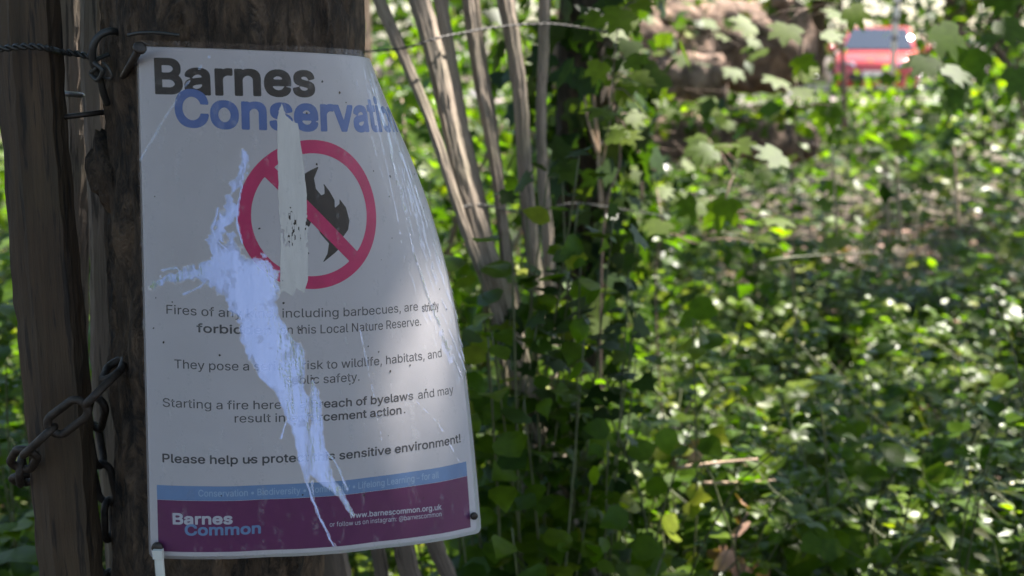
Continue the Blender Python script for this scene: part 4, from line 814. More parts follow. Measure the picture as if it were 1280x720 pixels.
# ---------------------------------------------------------------- wires, nails and screws
def nail(name, a, b, r, head, mat, label, cat='nail', hn=16):
    a, b = np.array(a), np.array(b); ax = unit(b - a); t = empty(name, a, label, cat)
    m = MB(); m.lathe(a, ax, [(r, 0), (r, np.linalg.norm(b-a)*.9), (r*.2, np.linalg.norm(b-a))], 12); m.build('shank', mat, t)
    m = MB(); m.lathe(a - ax*.0026, ax, [(head*.5, 0), (head*.92, .0006), (head, .0016), (head, .003), (r, .0042)], hn); m.build('head', mat, t)
    return t
P0 = SH(np.array([.0095]), np.array([.0078]))[0]
nail('screw', P0 + np.array([0.002, -.020, .002]), P0 + np.array([-.030, .03, -.024]), .0030, .0052, M_NAIL, 'black round-headed screw through the upper corner of the notice')
P1 = SH(np.array([.0098]), np.array([.4275]), .002)[0]; nail('roofing_nail', P1 + np.array([0, -.002, 0]), P1 + np.array([.004, .04, 0]), .0022, .0052, M_NAIL, 'black nail head at the lower corner above the white tie')
P2 = SH(np.array([.2978]), np.array([.4215]), .002)[0]; nail('roofing_nail', P2 + np.array([0, -.002, 0]), P2 + np.array([-.01, .025, 0]), .0018, .0036, M_NAIL, 'small black nail beside the purple footer, at the free corner of the notice')
nail('iron_nail', at(132, 140, 1.0), at(76, 147, .99), .0023, .0026, M_NAIL, 'dark nail lying level between the thick post and the trunk')
nail('zinc_nail', at(66, 116, 1.06), at(106, 119, 1.08), .0026, .0030, M_ZINC, 'pale grey nail in the lit split pale, above the dark one')
# white cable tie below the lower nail
m = MB(); Q = [P1 + np.array([.0015, -.004, -.004]), P1 + np.array([.002, -.006, -.02]), P1 + np.array([.003, -.005, -.05]), P1 + np.array([.006, .0, -.10])]
tie = empty('cable_tie', P1, 'off-white plastic cable tie hanging from the lower corner nail', 'cable tie')
M_TIE = plain('white_nylon', (.55, .55, .50), .4)
m.tube(catmull(Q, 5), .0042, 8, prof=[1, .8, .35, .8, 1, .8, .35, .8], up=(0, 1, 0)); m.build('strap', M_TIE, tie)
MB().box(P1 + np.array([.0014, -.0055, -.004]), (.0085, .005, .008)).build('lock', M_TIE, tie, smooth=False)
wire('binding_wire', [at(-30, 66, .93), at(8, 60, .928), at(40, 58, .935), at(62, 61, .945), at(76, 65, .975), at(95, 67, .985), at(113, 71, .985)], .0015, M_WIRED, 'dark twisted wire bound round the thick post towards the trunk', twist=.012, n=18)
wire('binding_wire', [at(150, 41, .96), at(138, 39, .95), at(124, 45, .945), at(116, 60, .945), at(117, 80, .95), at(124, 95, .955), at(128, 112, .96), at(134, 130, .97)], .0030, M_WIRED, 'black loop of thick wire between the post and the notice corner', n=8)
wire('binding_wire', [at(112, 68, .965), at(120, 84, .950), at(114, 92, .955), at(122, 100, .950), at(128, 88, .945), at(118, 78, .948), at(126, 72, .955), at(136, 68, .96)], .0020, M_WIRED, 'tight knot of black wire where the twisted wire meets the loop', n=8)
wire('binding_wire', [at(160, 44, .925), at(176, 41, .918), at(198, 41, .915), at(224, 44, .914)], .0013, M_WIRED, 'thin black wire lying on the bark along the top edge of the notice', n=8)
wire('binding_wire', [at(122, 92, .955), at(134, 99, .95), at(140, 96, .945), at(135, 84, .945), at(128, 79, .95)], .0012, M_WIRE, 'small bright loop of loose wire beside the black knot', n=8)
# ---------------------------------------------------------------- fallen logs
def log(name, a, b, r0, r1, mat, label, seed, knots=()):
    a, b = np.array(a, float), np.array(b, float); L = np.linalg.norm(b-a); t = unit(b-a); n, na = 46, 40
    m = MB(); pts = [a + (b-a)*i/(n-1) + np.array([0, 0, .03*math.sin(i*.2+seed)]) for i in range(n)]
    prof = []
    for i in range(n):
        an = np.linspace(0, 2*math.pi, na, endpoint=False)
        w = fbm(np.stack([np.cos(an)*1.3 + 5 + seed, np.sin(an)*1.3 + i*.12 + 5], 1), 2.2, seed, 4)
        w2 = fbm(np.stack([an*2.2 + 9, np.full(na, i*.35)], 1), 1.6, seed+5, 4)
        p = .76 + .34*w + .22*w2 + .03*np.sin(an*5 + i*.1)
        prof.append(p)
    m.tube(pts, np.linspace(r0, r1, n), na, prof=prof)
    lg = empty(name, (a+b)/2*(1, 1, 0) + (0, 0, min(a[2], b[2]) - r0), label, 'log')
    m.build('trunk', mat, lg)
    for k, (u, d, kr, kl) in enumerate(knots):
        q = a + (b-a)*u; d = unit(np.array(d, float)); m = MB()
        m.tube([q, q + d*(r0*.8), q + d*(r0+kl*.5), q + d*(r0+kl)], [kr*1.3, kr*1.2, kr, kr*.85], 18, prof=1 + .12*np.sin(np.arange(18)*2.2)); m.build('branch_stub', mat, lg)
    return lg
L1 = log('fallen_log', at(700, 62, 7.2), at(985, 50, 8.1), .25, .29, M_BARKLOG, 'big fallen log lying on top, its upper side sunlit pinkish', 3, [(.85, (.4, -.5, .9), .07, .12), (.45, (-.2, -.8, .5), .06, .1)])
L2 = log('fallen_log', at(720, 128, 6.9), at(905, 92, 6.6), .10, .135, M_BARKLOG, 'short rough broken log with a knobbly lit end below the big sunlit one', 8, [(.92, (.3, -.9, .2), .06, .06), (.6, (.2, -.7, .7), .04, .07)])
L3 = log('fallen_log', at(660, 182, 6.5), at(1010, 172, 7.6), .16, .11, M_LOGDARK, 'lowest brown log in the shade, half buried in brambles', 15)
for lg, a, b, r_, n, tp, mt in ((L1, at(700, 62, 7.2), at(985, 50, 8.1), .27, 150, T_IVY, M_LEAF), (L3, at(660, 182, 6.5), at(1010, 172, 7.6), .17, 200, T_IVY, M_LEAF)):
    lv = Leaves(); u = rng.random(n)[:, None]; th = rng.uniform(.2, 2.9, n); ax = a + (b-a)*u
    O = np.stack([np.zeros(n), -np.cos(th)*1.0, np.sin(th)], 1); lv.add(ax + O*r_*rng.uniform(.95, 1.3, (n, 1)), rng.normal(size=(n, 3)) + (0, -.4, -.3), O + rng.normal(0, .4, (n, 3)), rng.uniform(.05, .1, n)); lv.build('ivy_foliage', tp, mt, lg)

# ---------------------------------------------------------------- undergrowth
def wedge(n, y0, y1, k=.60, pad=.5, p=1.0):
    Y = y0 + (y1-y0)*rng.random(n)**p; X = (rng.random(n)*2-1)*(k*Y+pad); return X, Y
LOGBOX = lambda x, y: (x > .3) & (x < 3.2) & (y > 6.0) & (y < 8.4)
def veg_h(x, y):
    P = np.stack([np.asarray(x), np.asarray(y)], -1).reshape(-1, 2) + 20
    h = .10 + 1.05*np.clip(fbm(P, 1.1, 61, 3)-.1, 0, 1) + .06*np.clip((np.asarray(y)-3)/3, 0, 1)
    return h
def sprig(lv, stems, x, y, h, az, reach, leaf, nn=7, tri=True, tint=None, both=True):
    z0 = float(gz(x, y)); u = np.linspace(0, 1, 6)
    dx, dy = math.cos(az), math.sin(az)
    pts = np.stack([x + dx*reach*u**1.4, y + dy*reach*u**1.4, z0 + h*(1.25*u - .30*u**3)/.95], 1)
    if stems is not None: stems.tube(pts, np.linspace(.0035, .0012, 6), 4, cap=False)
    q = np.linspace(.22, 1, nn); c = np.stack([np.interp(q, u, pts[:, k]) for k in range(3)], 1)
    for k in range(nn):
        a2 = az + (1 if k % 2 else -1)*rng.uniform(.5, 1.5); d = np.array([math.cos(a2), math.sin(a2), rng.uniform(.0, .5)])
        pet = c[k] + d*leaf*rng.uniform(.4, .9); N = np.array([rng.normal(0, .35), rng.normal(0, .35)-.12, 1]); s = leaf*rng.uniform(.7, 1.25)*(1.05 - .35*q[k])
        tn = np.clip((rng.random() if tint is None else tint) + .18*(q[k]-.5) + rng.normal(0, .1), 0, 1)
        if tri:
            sd = np.cross(d, N); sd = sd/np.linalg.norm(sd)
            lv.add(np.stack([pet, pet, pet]), np.stack([d, .35*d + sd, .35*d - sd]), N + rng.normal(0, .18, (3, 3)), np.array([s, s*.85, s*.85]), s*.95, tn)
        else:
            lv.add(pet, d + (0, 0, -.2), N, s, s, tn)
def scatter_sprigs(name, n, y0, y1, leaf, tri, tpl, mat, ok, label, nn=7, p=1.0, hk=1.0, k=.6, pad=.5):
    lv = Leaves(); st = MB(); X, Y = wedge(n, y0, y1, k, pad, p); H = veg_h(X, Y)
    for x, y, h in zip(X, Y, H):
        if not ok(x, y): continue
        hh = h*hk*rng.uniform(.55, 1.15)
        if y < 1.9: hh = min(hh, .50)
        sprig(lv, st, x, y, hh, rng.uniform(0, 6.28), rng.uniform(.1, .45), leaf*rng.choice([.45, .6, .8, 1., 1.2, 1.45]), nn, tri, tint=np.clip(rng.normal(.5, .22), 0, 1))
    o = st.build(name, M_STEM, smooth=True); tag(o, None, None, kind='stuff')
    f = lv.build('foliage', tpl, mat, o)
    return o
clear = lambda x, y: not ((x < .06 and y < 1.5) or (x < -.1 and y < 1.7) or (.3 < x < 3.0 and 6.4 < y < 8.3))
scatter_sprigs('bramble_undergrowth', 1800, 1.75, 4.6, .052, True, T_OV, M_LEAF, clear, '', 9, .9)
scatter_sprigs('bramble_undergrowth', 1700, 4.4, 9.5, .09, True, T_SI, M_LEAF, clear, '', 7, 1.0, 1.0)
scatter_sprigs('nettle_undergrowth', 520, 1.7, 5.5, .062, False, T_LA, M_LEAF, clear, '', 12, 1.0, 1.0)
scatter_sprigs('scrub_undergrowth', 560, 9, 22, .15, True, T_SI, M_LEAF, lambda x, y: abs(x/y - .315) > .05 or y < 10, '', 8, 1.0, .95)
scatter_sprigs('cleavers_undergrowth', 480, 1.8, 6.0, .030, False, T_LA, M_GRASS, clear, '', 18, 1.0, 1.15)
# creeping ivy and low herbs on the ground
lv = Leaves(); X, Y = wedge(5500, 1.3, 6.0); ok = ~((X < -.1) & (Y < 1.3)); X, Y = X[ok], Y[ok]; n = len(X)
lv.add(np.stack([X, Y, gz(X, Y) + rng.uniform(.01, .13, n)], 1), np.stack([rng.normal(size=n), rng.normal(size=n), rng.normal(0, .3, n)], 1), rng.normal(0, .4, (n, 3)) + (0, -.1, 1), rng.uniform(.03, .065, n))
o = lv.build('ivy_ground_cover', T_IVY, M_IVY); o['kind'] = 'stuff'
lv = Leaves(); X, Y = wedge(4500, 1.8, 6.5); n = len(X)
h = rng.uniform(.12, .55, n); lv.add(np.stack([X, Y, gz(X, Y)], 1), np.stack([rng.normal(0, .35, n), rng.normal(0, .35, n), np.ones(n)], 1), np.stack([rng.normal(size=n), rng.normal(size=n), np.zeros(n)], 1), h, rng.uniform(.003, .007, n))
keep = ~((lv.arrays()[0][:, 0] < .06) & (lv.arrays()[0][:, 1] < 1.6)); lv.filt(keep)
o = lv.build('grass', T_BLADE, M_GRASS); o['kind'] = 'stuff'
lv = Leaves(); X, Y = wedge(4200, 1.2, 9); n = len(X)
lv.add(np.stack([X, Y, gz(X, Y) + rng.uniform(.005, .05, n)], 1), rng.normal(size=(n, 3))*(1, 1, .25), rng.normal(0, .35, (n, 3)) + (0, 0, 1), rng.uniform(.04, .09, n))
o = lv.build('leaf_litter', T_OV, M_DRY); o['kind'] = 'stuff'
# small dry leaves and seed heads caught among the brambles
lv = Leaves(); X, Y = wedge(420, 2.0, 5.0); n = len(X)
lv.add(np.stack([X, Y, gz(X, Y) + veg_h(X, Y)*rng.uniform(.3, .95, n)], 1), rng.normal(size=(n, 3)), rng.normal(0, .6, (n, 3)) + (0, -.3, 1), rng.uniform(.02, .05, n))
o = lv.build('dry_leaves', T_OV, M_DRY); o['kind'] = 'stuff'

# ---------------------------------------------------------------- single plants one can tell apart
def arch_plant(name, base, tip, leaf, nn, tpl, mat, label, cat, group=None, tri=False, stem=.004, smat=None):
    b, t = np.array(base, float), np.array(tip, float); t0 = empty(name, b, label, cat, group)
    hd = t - b; az = math.atan2(hd[1], hd[0]); mid = (b+t)/2 + np.array([0, 0, .12*np.linalg.norm(hd)])
    pts = catmull([b, mid, t], 8); m = MB(); m.tube(pts, np.linspace(stem, stem*.35, len(pts)), 6); m.build('stem', smat or M_STEM, t0)
    lv = Leaves(); P = np.array(pts)
    for q in np.linspace(.3, 1, nn):
        c = P[min(int(q*(len(P)-1)), len(P)-1)]
        for s_ in (-1, 1):
            a2 = az + s_*rng.uniform(.6, 1.4); d = np.array([math.cos(a2), math.sin(a2), rng.uniform(-.35, .25)]); N = np.array([rng.normal(0, .25), rng.normal(0, .25)-.25, 1])
            c2 = c + d*leaf*rng.uniform(.3, .8); L = leaf*rng.uniform(.7, 1.2)
            if tri:
                sd = unit(np.cross(d, N)); lv.add(np.stack([c2]*3), np.stack([d, .3*d+sd, .3*d-sd]), N + rng.normal(0, .15, (3, 3)), np.array([L, L*.85, L*.85]), L*.95, np.clip(rng.normal(.6, .2), 0, 1))
            else: lv.add(c2, d, N, L, L, np.clip(rng.normal(.55, .25), 0, 1))
    lv.build('foliage', tpl, mat, t0); return t0
def syc(pts, leaf, leaves, label, bright=.6, stem=.003):
    """A young sycamore shoot: pts of its stem, leaves at (photo px, Y, tilt)."""
    t0 = empty('sycamore_sapling', pts[0], label, 'sapling'); m = MB(); m.tube(catmull(pts, 8), np.linspace(stem, stem*.4, 8*(len(pts)-1)+1), 6); 
    lv = Leaves(); S = np.array(catmull(pts, 8))
    for (px, py, Y, dx, dz, L) in leaves:
        c = at(px, py, Y); q = S[np.argmin(np.linalg.norm(S-c, axis=1))]; D = np.array([dx, -.35 + rng.normal(0, .2), dz]); D = unit(D)
        m.tube([q, (q+c)/2 + (0, 0, .01), c], [.0014, .0011, .001], 5)
        lv.add(c, D, np.array([rng.normal(0, .25), -.55 + rng.normal(0, .2), .9]), L*leaf, L*leaf, np.clip(rng.normal(bright, .12), 0, 1))
    m.build('stem', M_TWIG, t0); lv.build('foliage', T_SYC, M_SYC, t0); return t0
Lr = lambda n, x0, x1, y0, y1, Y: [(rng.uniform(x0, x1), rng.uniform(y0, y1), Y + rng.normal(0, .12), rng.normal(0, .7), rng.uniform(-.8, .1), rng.uniform(.7, 1.15)) for _ in range(n)]
syc([(2.35, 3.3, -.02), at(1330, 250, 3.2), at(1250, 60, 2.9), at(1150, 45, 2.6)], .085, [(1175, 30, 2.5, .3, -.6, 1.1), (1215, 60, 2.6, -.3, -.7, 1.15), (1250, 25, 2.6, .5, -.5, 1.1), (1160, 70, 2.55, -.6, -.6, .9), (1270, 85, 2.7, .2, -.8, 1.1), (1195, 110, 2.7, .1, -.7, .8)] + Lr(4, 1180, 1290, -20, 90, 2.8), 'sycamore sapling hanging broad dark green leaves over the far road', .2)
syc([(.98, 3.7, -.02), at(990, 250, 3.6), at(1000, 90, 3.4), at(1010, 10, 3.2)], .085, [(985, 30, 3.1, -.2, -.5, 1.0), (1062, 8, 3.0, .4, -.6, .9), (960, 62, 3.2, -.6, -.3, .9), (1000, 70, 3.2, .2, -.6, .8), (940, 28, 3.2, -.7, -.2, .9), (1030, 40, 3.3, .5, -.3, .8)] + Lr(9, 950, 1075, -10, 140, 3.4), 'sycamore sapling with bright yellow-green lobed leaves catching the sun before the log', .85)
syc([(.60, 4.6, -.02), at(830, 250, 4.6), at(850, 140, 4.5), at(870, 20, 4.4)], .075, Lr(14, 740, 960, -10, 90, 4.5) + Lr(18, 740, 970, 110, 215, 4.5), 'sycamore seedling leafing across the sunlit logs', .75)
syc([(1.75, 5.4, -.02), at(1110, 250, 5.4), at(1100, 120, 5.3)], .085, Lr(16, 1020, 1200, 90, 260, 5.3), 'sycamore seedling below the red car', .6)
syc([(.42, 2.7, -.02), at(820, 330, 2.75), at(880, 300, 2.7), at(930, 190, 2.65)], .075, Lr(14, 820, 990, 150, 320, 2.7), 'low sycamore seedling in the middle of the brambles', .7)
syc([(.2, 2.3, -.02), at(752, 330, 2.33), at(775, 200, 2.35), at(766, 110, 2.3), at(774, 20, 2.3)], .06, Lr(18, 740, 800, 0, 180, 2.3), 'narrow shoot with small yellow-green leaves beside the ivy-clad trunk', .9)
spots = [(680, 470, 1.95), (735, 600, 1.9), (620, 560, 1.75), (830, 520, 2.2), (690, 690, 1.7), (820, 680, 1.85), (960, 640, 2.1), (1080, 560, 2.5), (1190, 520, 2.6), (1100, 690, 2.0), (1220, 690, 2.05), (1010, 500, 2.7), (900, 420, 3.0), (770, 380, 2.6), (660, 330, 2.3), (1240, 400, 3.4), (1120, 380, 3.5), (1000, 360, 3.8)]
for i, (px, py, Y) in enumerate(spots):
    tip = at(px, py, Y); a = rng.uniform(0, 6.28); b = np.array([tip[0] + .28*math.cos(a), tip[1] + abs(.25*math.sin(a)), 0]); b[2] = gz(b[0], b[1]) - .01
    arch_plant('bramble', b, tip, .048, 9, T_OV, M_LEAF, 'arching bramble shoot with green three-part leaves in the undergrowth', 'bramble', 'bramble shoots in the undergrowth', tri=True)
for i, (px, py, Y) in enumerate([(20, 380, 1.9), (90, 420, 2.2), (15, 640, 1.6), (100, 300, 2.6), (40, 250, 2.8)]):
    tip = at(px, py, Y); b = np.array([tip[0] - .1, tip[1] + .2, -.03])
    arch_plant('bramble', b, tip, .07, 9, T_OV, M_LEAF, 'bramble shoot behind the thick post and the split pales', 'bramble', 'brambles behind the post', tri=True)
# leaves at the foot of the notice and pales
arch_plant('dock_plant', (.02, 1.72, -.03), at(640, 300, 1.72), .055, 9, T_OV, M_LEAF, 'broad-leaved plant in front of the foot of the leaning pales', 'plant')
arch_plant('dock_plant', (.05, 1.62, -.03), at(640, 660, 1.58), .06, 10, T_OV, M_LEAF, 'broad-leaved plant beside the free lower corner of the notice', 'plant')
for bx, by, px, py, Y, lf, lb in [(.0, 1.85, 600, 330, 1.78, .06, 'broad dark leaves hiding the foot of the widest pale'), (.1, 1.9, 660, 340, 1.82, .06, 'broad dark leaves at the foot of the knotty pale'), (.0, 1.7, 610, 420, 1.66, .06, 'leafy plant low beside the free edge of the notice'), (.2, 1.95, 700, 400, 1.9, .06, 'leafy plant at the foot of the ivy-clad trunk'), (.08, 1.75, 655, 500, 1.7, .06, 'shaded broad-leaved plant under the foot of the pales')]:
    arch_plant('dock_plant', (bx, by, -.03), at(px, py, Y), lf, 12, T_OV, M_LEAF, lb, 'plant')
def climber(x, y, z1, w, n, leaf, tpl, mat, label):
    """Shoots climbing through the foot of the fence, leafy from the ground to z1."""
    t0 = empty('climbing_plant', (x, y, float(gz(x, y))), label, 'plant'); m = MB(); lv = Leaves()
    for k in range(7):
        a = rng.uniform(0, 6.28); e = np.array([x + w*math.cos(a), y + .5*w*math.sin(a), z1*rng.uniform(.7, 1.02)]); b = np.array([x + .3*w*math.cos(a+1), y + .2*w*math.sin(a+1), -.03])
        pts = np.array(catmull([b, (b+e)/2 + rng.normal(0, .04, 3), e], 10)); m.tube(pts, np.linspace(.0035, .0012, len(pts)), 5)
        c = pts[rng.integers(2, len(pts), n)] + rng.normal(0, .03, (n, 3)); d = rng.normal(size=(n, 3))*(1, 1, .4) + (0, -.5, -.15)
        lv.add(c, d, rng.normal(0, .4, (n, 3)) + (0, -.45, .9), leaf*rng.uniform(.5, 1.3, n), None, np.clip(rng.normal(.5, .25, n), 0, 1))
    m.build('stem', M_STEM, t0); lv.build('foliage', tpl, mat, t0)
for x, y, z1, w, n, lf, tp, mt, lb in [(-.02, 1.78, 1.20, .13, 40, .042, T_OV, M_LEAF, 'leafy bramble climbing over the feet of the leaning pales'), (.09, 1.84, 1.24, .12, 34, .04, T_IVY, M_IVY, 'dark ivy climbing the knotty pale'),
                               (.02, 1.70, .98, .13, 36, .042, T_OV, M_LEAF, 'bramble clump low beside the free edge of the notice'), (.20, 1.95, 1.00, .12, 24, .045, T_OV, M_LEAF, 'bramble leaning on the foot of the ivy-clad trunk'),
                               (.12, 1.68, .68, .14, 28, .045, T_OV, M_SYC, 'yellow-green leafy clump before the foot of the pales'), (-.08, 2.0, 1.15, .12, 24, .045, T_LA, M_LEAF, 'nettles growing up behind the widest pale')]:
    climber(x, y, z1, w, n, lf, tp, mt, lb)
# dry stalks and twigs
def twig(pts, r, mat, label, cat='twig', name='twig', forks=()):
    P = catmull(pts, 6); m = MB(); m.tube(P, np.linspace(r, r*.5, len(P)), 6)
    for f in forks: m.tube(catmull(f, 5), np.linspace(r*.7, r*.3, len(catmull(f, 5))), 5)
    return tag(m.build(name, mat, origin=pts[0]), label, cat)
twig([at(752, 260, 2.4), at(748, 190, 2.4), at(742, 120, 2.42), at(738, 70, 2.45)], .0055, M_DRYSTALK, 'pale bare stalk standing upright beside the ivy-clad trunk', forks=[[at(748, 195, 2.4), at(735, 150, 2.38), at(731, 120, 2.38)], [at(751, 215, 2.4), at(762, 160, 2.4)]])
twig([at(802, 250, 3.2), at(800, 205, 3.2), at(794, 165, 3.2), at(810, 105, 3.2)], .0055, M_TWIG, 'forked bare twig before the dark side of the logs', forks=[[at(797, 170, 3.2), at(786, 142, 3.18)]])
twig([at(845, 585, 2.05), at(895, 579, 2.05), at(947, 574, 2.05)], .0045, M_DRYSTALK, 'straight pale stick lying level in the brambles', 'stick', 'stick')
twig([at(880, 604, 2.1), at(930, 603, 2.1), at(975, 600, 2.1)], .0035, M_DRYSTALK, 'thinner grey stick just under the straight pale one', 'stick', 'stick')
for px, py, Y, lb in [(1120, 240, 4.6, 'tall dry stalk standing up in the nettles'), (1106, 245, 4.9, 'dry stalk close beside the tallest one'), (1192, 225, 4.4, 'lone brown stalk by the bright bramble patch'), (1040, 235, 4.8, 'short brown stalk below the red car')]:
    twig([at(px+6, py+60, Y), at(px+3, py, Y), at(px, py-42, Y)], .007, M_DRYSTALK, lb, 'stalk', 'dry_stalk')
twig([at(940, 330, 2.7), at(985, 322, 2.7), at(1090, 315, 2.9)], .003, M_STEM, 'thin green runner arching over the brambles', 'runner', 'bramble_runner')
for (px, py, Y, n, sz, lb) in [(910, 695, 1.95, 9, .045, 'cluster of pinkish dead leaves on a broken twig low in the undergrowth'), (845, 545, 2.35, 12, .05, 'drooping bunch of dark brown withered leaves'), (1205, 660, 2.25, 5, .03, 'few pale curled dead leaves in a sun patch')]:
    c = at(px, py, Y); t0 = empty('dead_leaf_cluster', c, lb, 'dead leaves'); m = MB(); m.tube(catmull([c + (-.03, 0, -.05), c, c + (.02, .01, .05), c + (.035, .01, .08)], 5), .0025, 6); m.build('twig', M_TWIG, t0)
    lv = Leaves(); lv.add(c + rng.normal(0, .5, (n, 3))*sz*(1, .6, .8), rng.normal(0, .5, (n, 3)) + (0, 0, -.7), rng.normal(0, .5, (n, 3)) + (0, -1, .3), rng.uniform(.7, 1.3, n)*sz); lv.build('foliage', T_OV, M_DRY, t0)

# ---------------------------------------------------------------- bushes and trees further off
def bush(c, rad, n_cl, size, mat, label, cat='bush', name='bush', tpl=T_SI, clump=.22, group=None):
    c = np.array(c, float); t0 = empty(name, c, label, cat, group); C = rng.normal(size=(n_cl, 3)); C = unit(C)*(rng.random((n_cl, 1))**.4); C[:, 2] = np.abs(C[:, 2]); C = C*rad + c + (0, 0, .12)
    lv = Leaves(); m = MB()
    for q in C:
        n = 26; P = q + rng.normal(size=(n, 3))*clump; P[:, 2] = np.maximum(P[:, 2], .05)
        lv.add(P, rng.normal(size=(n, 3)) + (0, 0, -.2), rng.normal(0, .55, (n, 3)) + (0, -.2, 1), size*rng.uniform(.6, 1.3, n), None, np.clip(rng.normal(.5, .25, n), 0, 1))
    for q in C[:9]: m.tube(catmull([c, (c+q)/2 + rng.normal(0, .05, 3), q], 4), np.linspace(.018, .005, 9), 5)
    m.build('stem', M_TWIG, t0); lv.build('foliage', tpl, mat, t0); return t0
for (x, y, rx, rz, n, sz, mat, lb) in [(-1.3, 4.6, .8, 1.1, 26, .09, M_SYC, 'bright leafy bush seen between the thick post and the split pales'), (-2.6, 3.6, .7, 1.0, 22, .09, M_SYC, 'sunlit bush past the edge of the thick post'), (-.75, 4.0, .6, .9, 18, .08, M_LEAF, 'green bush behind the tree trunk, low down'),
        (-.25, 3.8, .7, 1.5, 26, .08, M_LEAF, 'shadowy bush behind the leaning pales'), (.25, 4.6, .7, 1.5, 26, .08, M_IVY, 'dark bush filling the gap behind the ivy-clad trunk'),
        (2.0, 11.5, 1.0, 1.1, 26, .13, M_SYC, 'light green bush past the end of the logs'), (5.6, 12.0, 1.6, 1.5, 46, .13, M_LEAF, 'bush by the verge, past the nettles'), (5.0, 15.5, 1.5, .5, 34, .13, M_SYC, 'low bush under the red car'), (4.0, 12.4, 1.1, .42, 26, .11, M_LEAF, 'low leafy bush between the log end and the road'), (8.2, 15.0, 1.8, 1.9, 46, .15, M_LEAF, 'tall bush on the verge under the hanging sycamore leaves'), (.9, 13.0, 1.6, 2.0, 46, .15, M_SYC, 'tall bright bush behind the big sunlit log'), (-3.2, 11.0, 2.2, 2.0, 50, .16, M_LEAF, 'wide bush far behind the thick post'), (-.6, 10.5, 1.4, 1.7, 36, .14, M_LEAF, 'bush far behind the leaning pales')]:
    bush((x, y, 0), np.array([rx, rx*.8, rz]), n, sz, mat, lb)
twig([at(1056, 160, 11), at(1055, 120, 11), at(1053, 60, 11), at(1050, -60, 11)], .03, M_TWIG, 'thin dark stem of a young tree crossing the red car', 'sapling', 'sapling_stem')
def far_tree(x, y, r, h, label, crown_z=3.2, cr=(3.2, 2.6, 2.6), n=46, mat=None):
    t = empty('tree', (x, y, 0), label, 'tree'); trunk_mesh(lambda z: (x + .03*math.sin(z), y), lambda z: r*(1-.05*z) + .12*max(0, .5-z), -.05, h, 30, 20, int(abs(x)*3+y) % 50, .03, (8, 2)).build('trunk', M_BARK, t)
    crown('crown', t, np.array([x, y, crown_z]), np.array(cr), n, 30, .34, mat or M_LEAF, .6, carve=False)
for x, y, r, lb in [(11.4, 30.5, .32, 'thick dark trunk beyond the road under the hanging sycamore leaves'), (13.4, 32, .4, 'second dark trunk beyond the road, further from the red car'), (5.0, 33, .3, 'tree beyond the road behind the log end'), (-2, 34, .35, 'tree beyond the road behind the ivy-clad trunk'), (9.3, 36, .3, 'slender tree beyond the road behind the red car'), (17.5, 33, .35, 'tree at the far end of the road past the dark trunks'), (-9, 33, .35, 'tree beyond the road behind the thick post')]:
    far_tree(x, y, r, 6.5, lb, 4.2)
lv = Leaves(); n = 9000; X = rng.uniform(-34, 40, n); Y = rng.uniform(37, 46, n); Z = rng.random(n)*(3.5 + 3*fbm(np.stack([X+60, Y], 1), .22, 5, 2))
lv.add(np.stack([X, Y, Z], 1), rng.normal(size=(n, 3)), rng.normal(0, .6, (n, 3)) + (0, -.3, 1), rng.uniform(.35, .7, n)); o = lv.build('far_woodland', T_SI, M_IVY); o['kind'] = 'stuff'

# ---------------------------------------------------------------- white marker post
A, B = at(1117, 64, 19.5), at(1119, -40, 19.5)
p_ = empty('marker_post', (A[0], A[1], 0), 'thin white post with dark bands standing in front of the red car', 'post')
M_WP = plain('white_post_paint', (.75, .73, .70), .6, noise=.12, scale=30)
MB().lathe((A[0], A[1], 0), (0, 0, 1), [(.045, 0), (.045, 2.6), (.03, 2.63)], 14).build('pole', M_WP, p_)
for zz in (.55, 1.25, 1.55, 1.8): MB().lathe((A[0], A[1], zz), (0, 0, 1), [(.047, 0), (.047, .07)], 14).build('band', M_NAIL, p_)

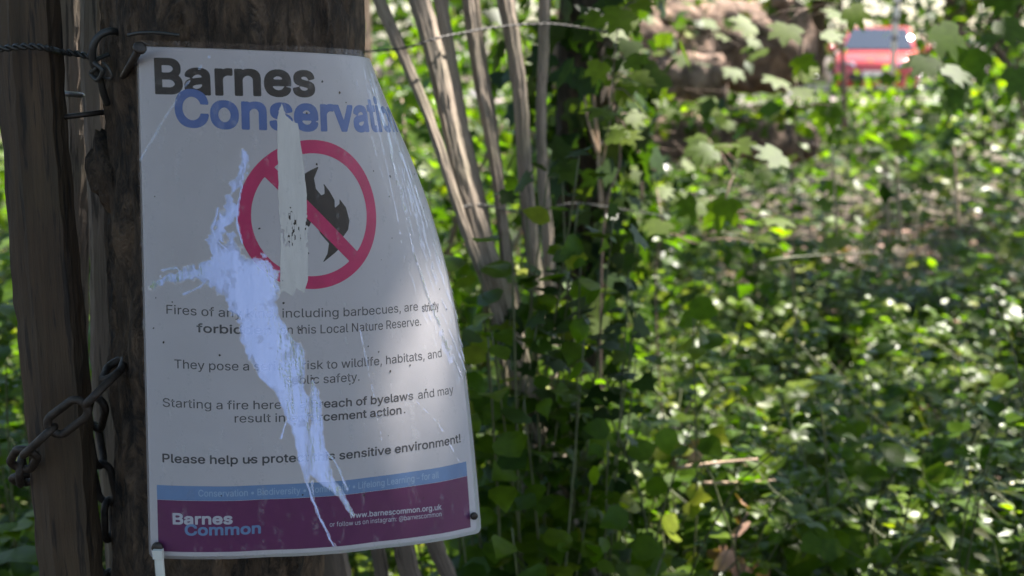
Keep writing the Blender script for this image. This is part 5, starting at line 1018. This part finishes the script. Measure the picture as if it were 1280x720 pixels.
# ---------------------------------------------------------------- the red car on the road
def car(loc, yaw):
    c = empty('parked_car', loc, 'red car on the road glimpsed between the leaves', 'car')
    M_RED_P = plain('red_car_paint', (.48, .075, .07), .12, spec=.8); M_GL = plain('car_glass', (.03, .04, .055), .04, spec=1.0)
    M_BLK = plain('black_plastic', (.02, .02, .02), .6); M_TY = plain('tyre_rubber', (.025, .025, .025), .85); M_AL = plain('alloy', (.5, .5, .52), .3, .9); M_LAMP = plain('headlight_glass', (.7, .7, .72), .05, .6, spec=1.0)
    cs, sn = math.cos(yaw), math.sin(yaw); T = lambda p: np.array(loc) + np.array([p[0]*cs - p[1]*sn, p[0]*sn + p[1]*cs, p[2]])
    def loft(secs, name, mat, parent, smooth=True):
        m = MB(); n = len(secs[0]); m.add([T(p) for s_ in secs for p in s_], [(i*n+k, i*n+(k+1) % n, (i+1)*n+(k+1) % n, (i+1)*n+k) for i in range(len(secs)-1) for k in range(n)] + [tuple(range(n))[::-1], tuple(range((len(secs)-1)*n, len(secs)*n))])
        return m.build(name, mat, parent, smooth=smooth)
    def sec(y, hw, z0, z1, rd=.1):      # front is -y
        return [(-hw+rd, y, z0), (hw-rd, y, z0), (hw, y, z0+rd), (hw, y, z1-rd), (hw-rd, y, z1), (-hw+rd, y, z1), (-hw, y, z1-rd), (-hw, y, z0+rd)]
    body = loft([sec(-1.98, .66, .34, .60), sec(-1.93, .78, .24, .70), sec(-1.75, .85, .20, .80), sec(-1.2, .88, .19, .90), sec(-.85, .88, .19, .96), sec(.6, .88, .19, .98), sec(1.5, .88, .2, .98), sec(1.85, .84, .24, .94), sec(1.95, .76, .34, .85)], 'body', M_RED_P, c)
    loft([[(-.72, -.86, .985), (.72, -.86, .985), (.72, -.80, .95), (-.72, -.80, .95)], [(-.57, -.19, 1.43), (.57, -.19, 1.43), (.57, -.13, 1.39), (-.57, -.13, 1.39)]], 'windscreen', M_GL, c, False)
    cab = [sec(-.80, .80, .93, .985, .02), sec(-.14, .66, .93, 1.43, .06), sec(.5, .67, .93, 1.47, .06), sec(1.2, .64, .93, 1.42, .06), sec(1.75, .62, .93, 1.02, .03)]
    loft(cab, 'roof', M_RED_P, c)
    for s_ in (-1, 1):
        loft([[(s_*.80, -.5, .99), (s_*.815, -.5, .99), (s_*.745, -.5, 1.14), (s_*.735, -.5, 1.14)], [(s_*.80, -.05, .99), (s_*.815, -.05, .99), (s_*.70, -.05, 1.36), (s_*.685, -.05, 1.36)], [(s_*.80, 1.1, .99), (s_*.815, 1.1, .99), (s_*.70, 1.1, 1.36), (s_*.685, 1.1, 1.36)]], 'side_window', M_GL, c, False)
        m = MB(); e = [T((s_*(.56 + .15*math.cos(a)), -1.905 + .07*(math.cos(a) > 0)*math.cos(a), .665 + .085*math.sin(a))) for a in np.linspace(0, 2*math.pi, 16, endpoint=False)]
        e2 = [p + (T((0, -.05, 0)) - T((0, 0, 0))) for p in e]; m.add(e + e2, [tuple(range(16, 32))] + [(k, (k+1) % 16, 16+(k+1) % 16, 16+k) for k in range(16)]); m.build('headlight', M_LAMP, c)
        m = MB(); m.lathe(T((s_*.90, -.62, 1.0)), T((s_, 0, 0)) - T((0, 0, 0)), [(.03, 0), (.075, .05), (.08, .12), (.05, .17)], 12); m.build('wing_mirror', M_RED_P, c)
        for y in (-1.25, 1.22):
            ax = T((s_, 0, 0)) - T((0, 0, 0)); m = MB(); m.lathe(T((s_*.70, y, .31)), ax, [(.22, 0), (.30, .01), (.31, .05), (.31, .15), (.295, .19), (.2, .195)], 28); w = m.build('wheel', M_TY, c)
            m = MB(); m.lathe(T((s_*.897, y, .31)), ax, [(.2, 0), (.19, .012), (.06, .004), (.05, .014)], 20); m.build('rim', M_AL, w)
    m = MB(); m.box(T((0, -1.955, .42)), (1.1, .1, .16), [[cs, -sn, 0], [sn, cs, 0], [0, 0, 1]]); m.build('grille', M_BLK, c, smooth=False)
    m = MB(); m.box(T((0, -2.012, .50)), (.52, .012, .11), [[cs, -sn, 0], [sn, cs, 0], [0, 0, 1]]); m.build('number_plate', plain('plate', (.7, .7, .66), .5), c, smooth=False)
P = at(1090, 118, 25.5); car((P[0] + .32, 26.3, .03), R(-18))
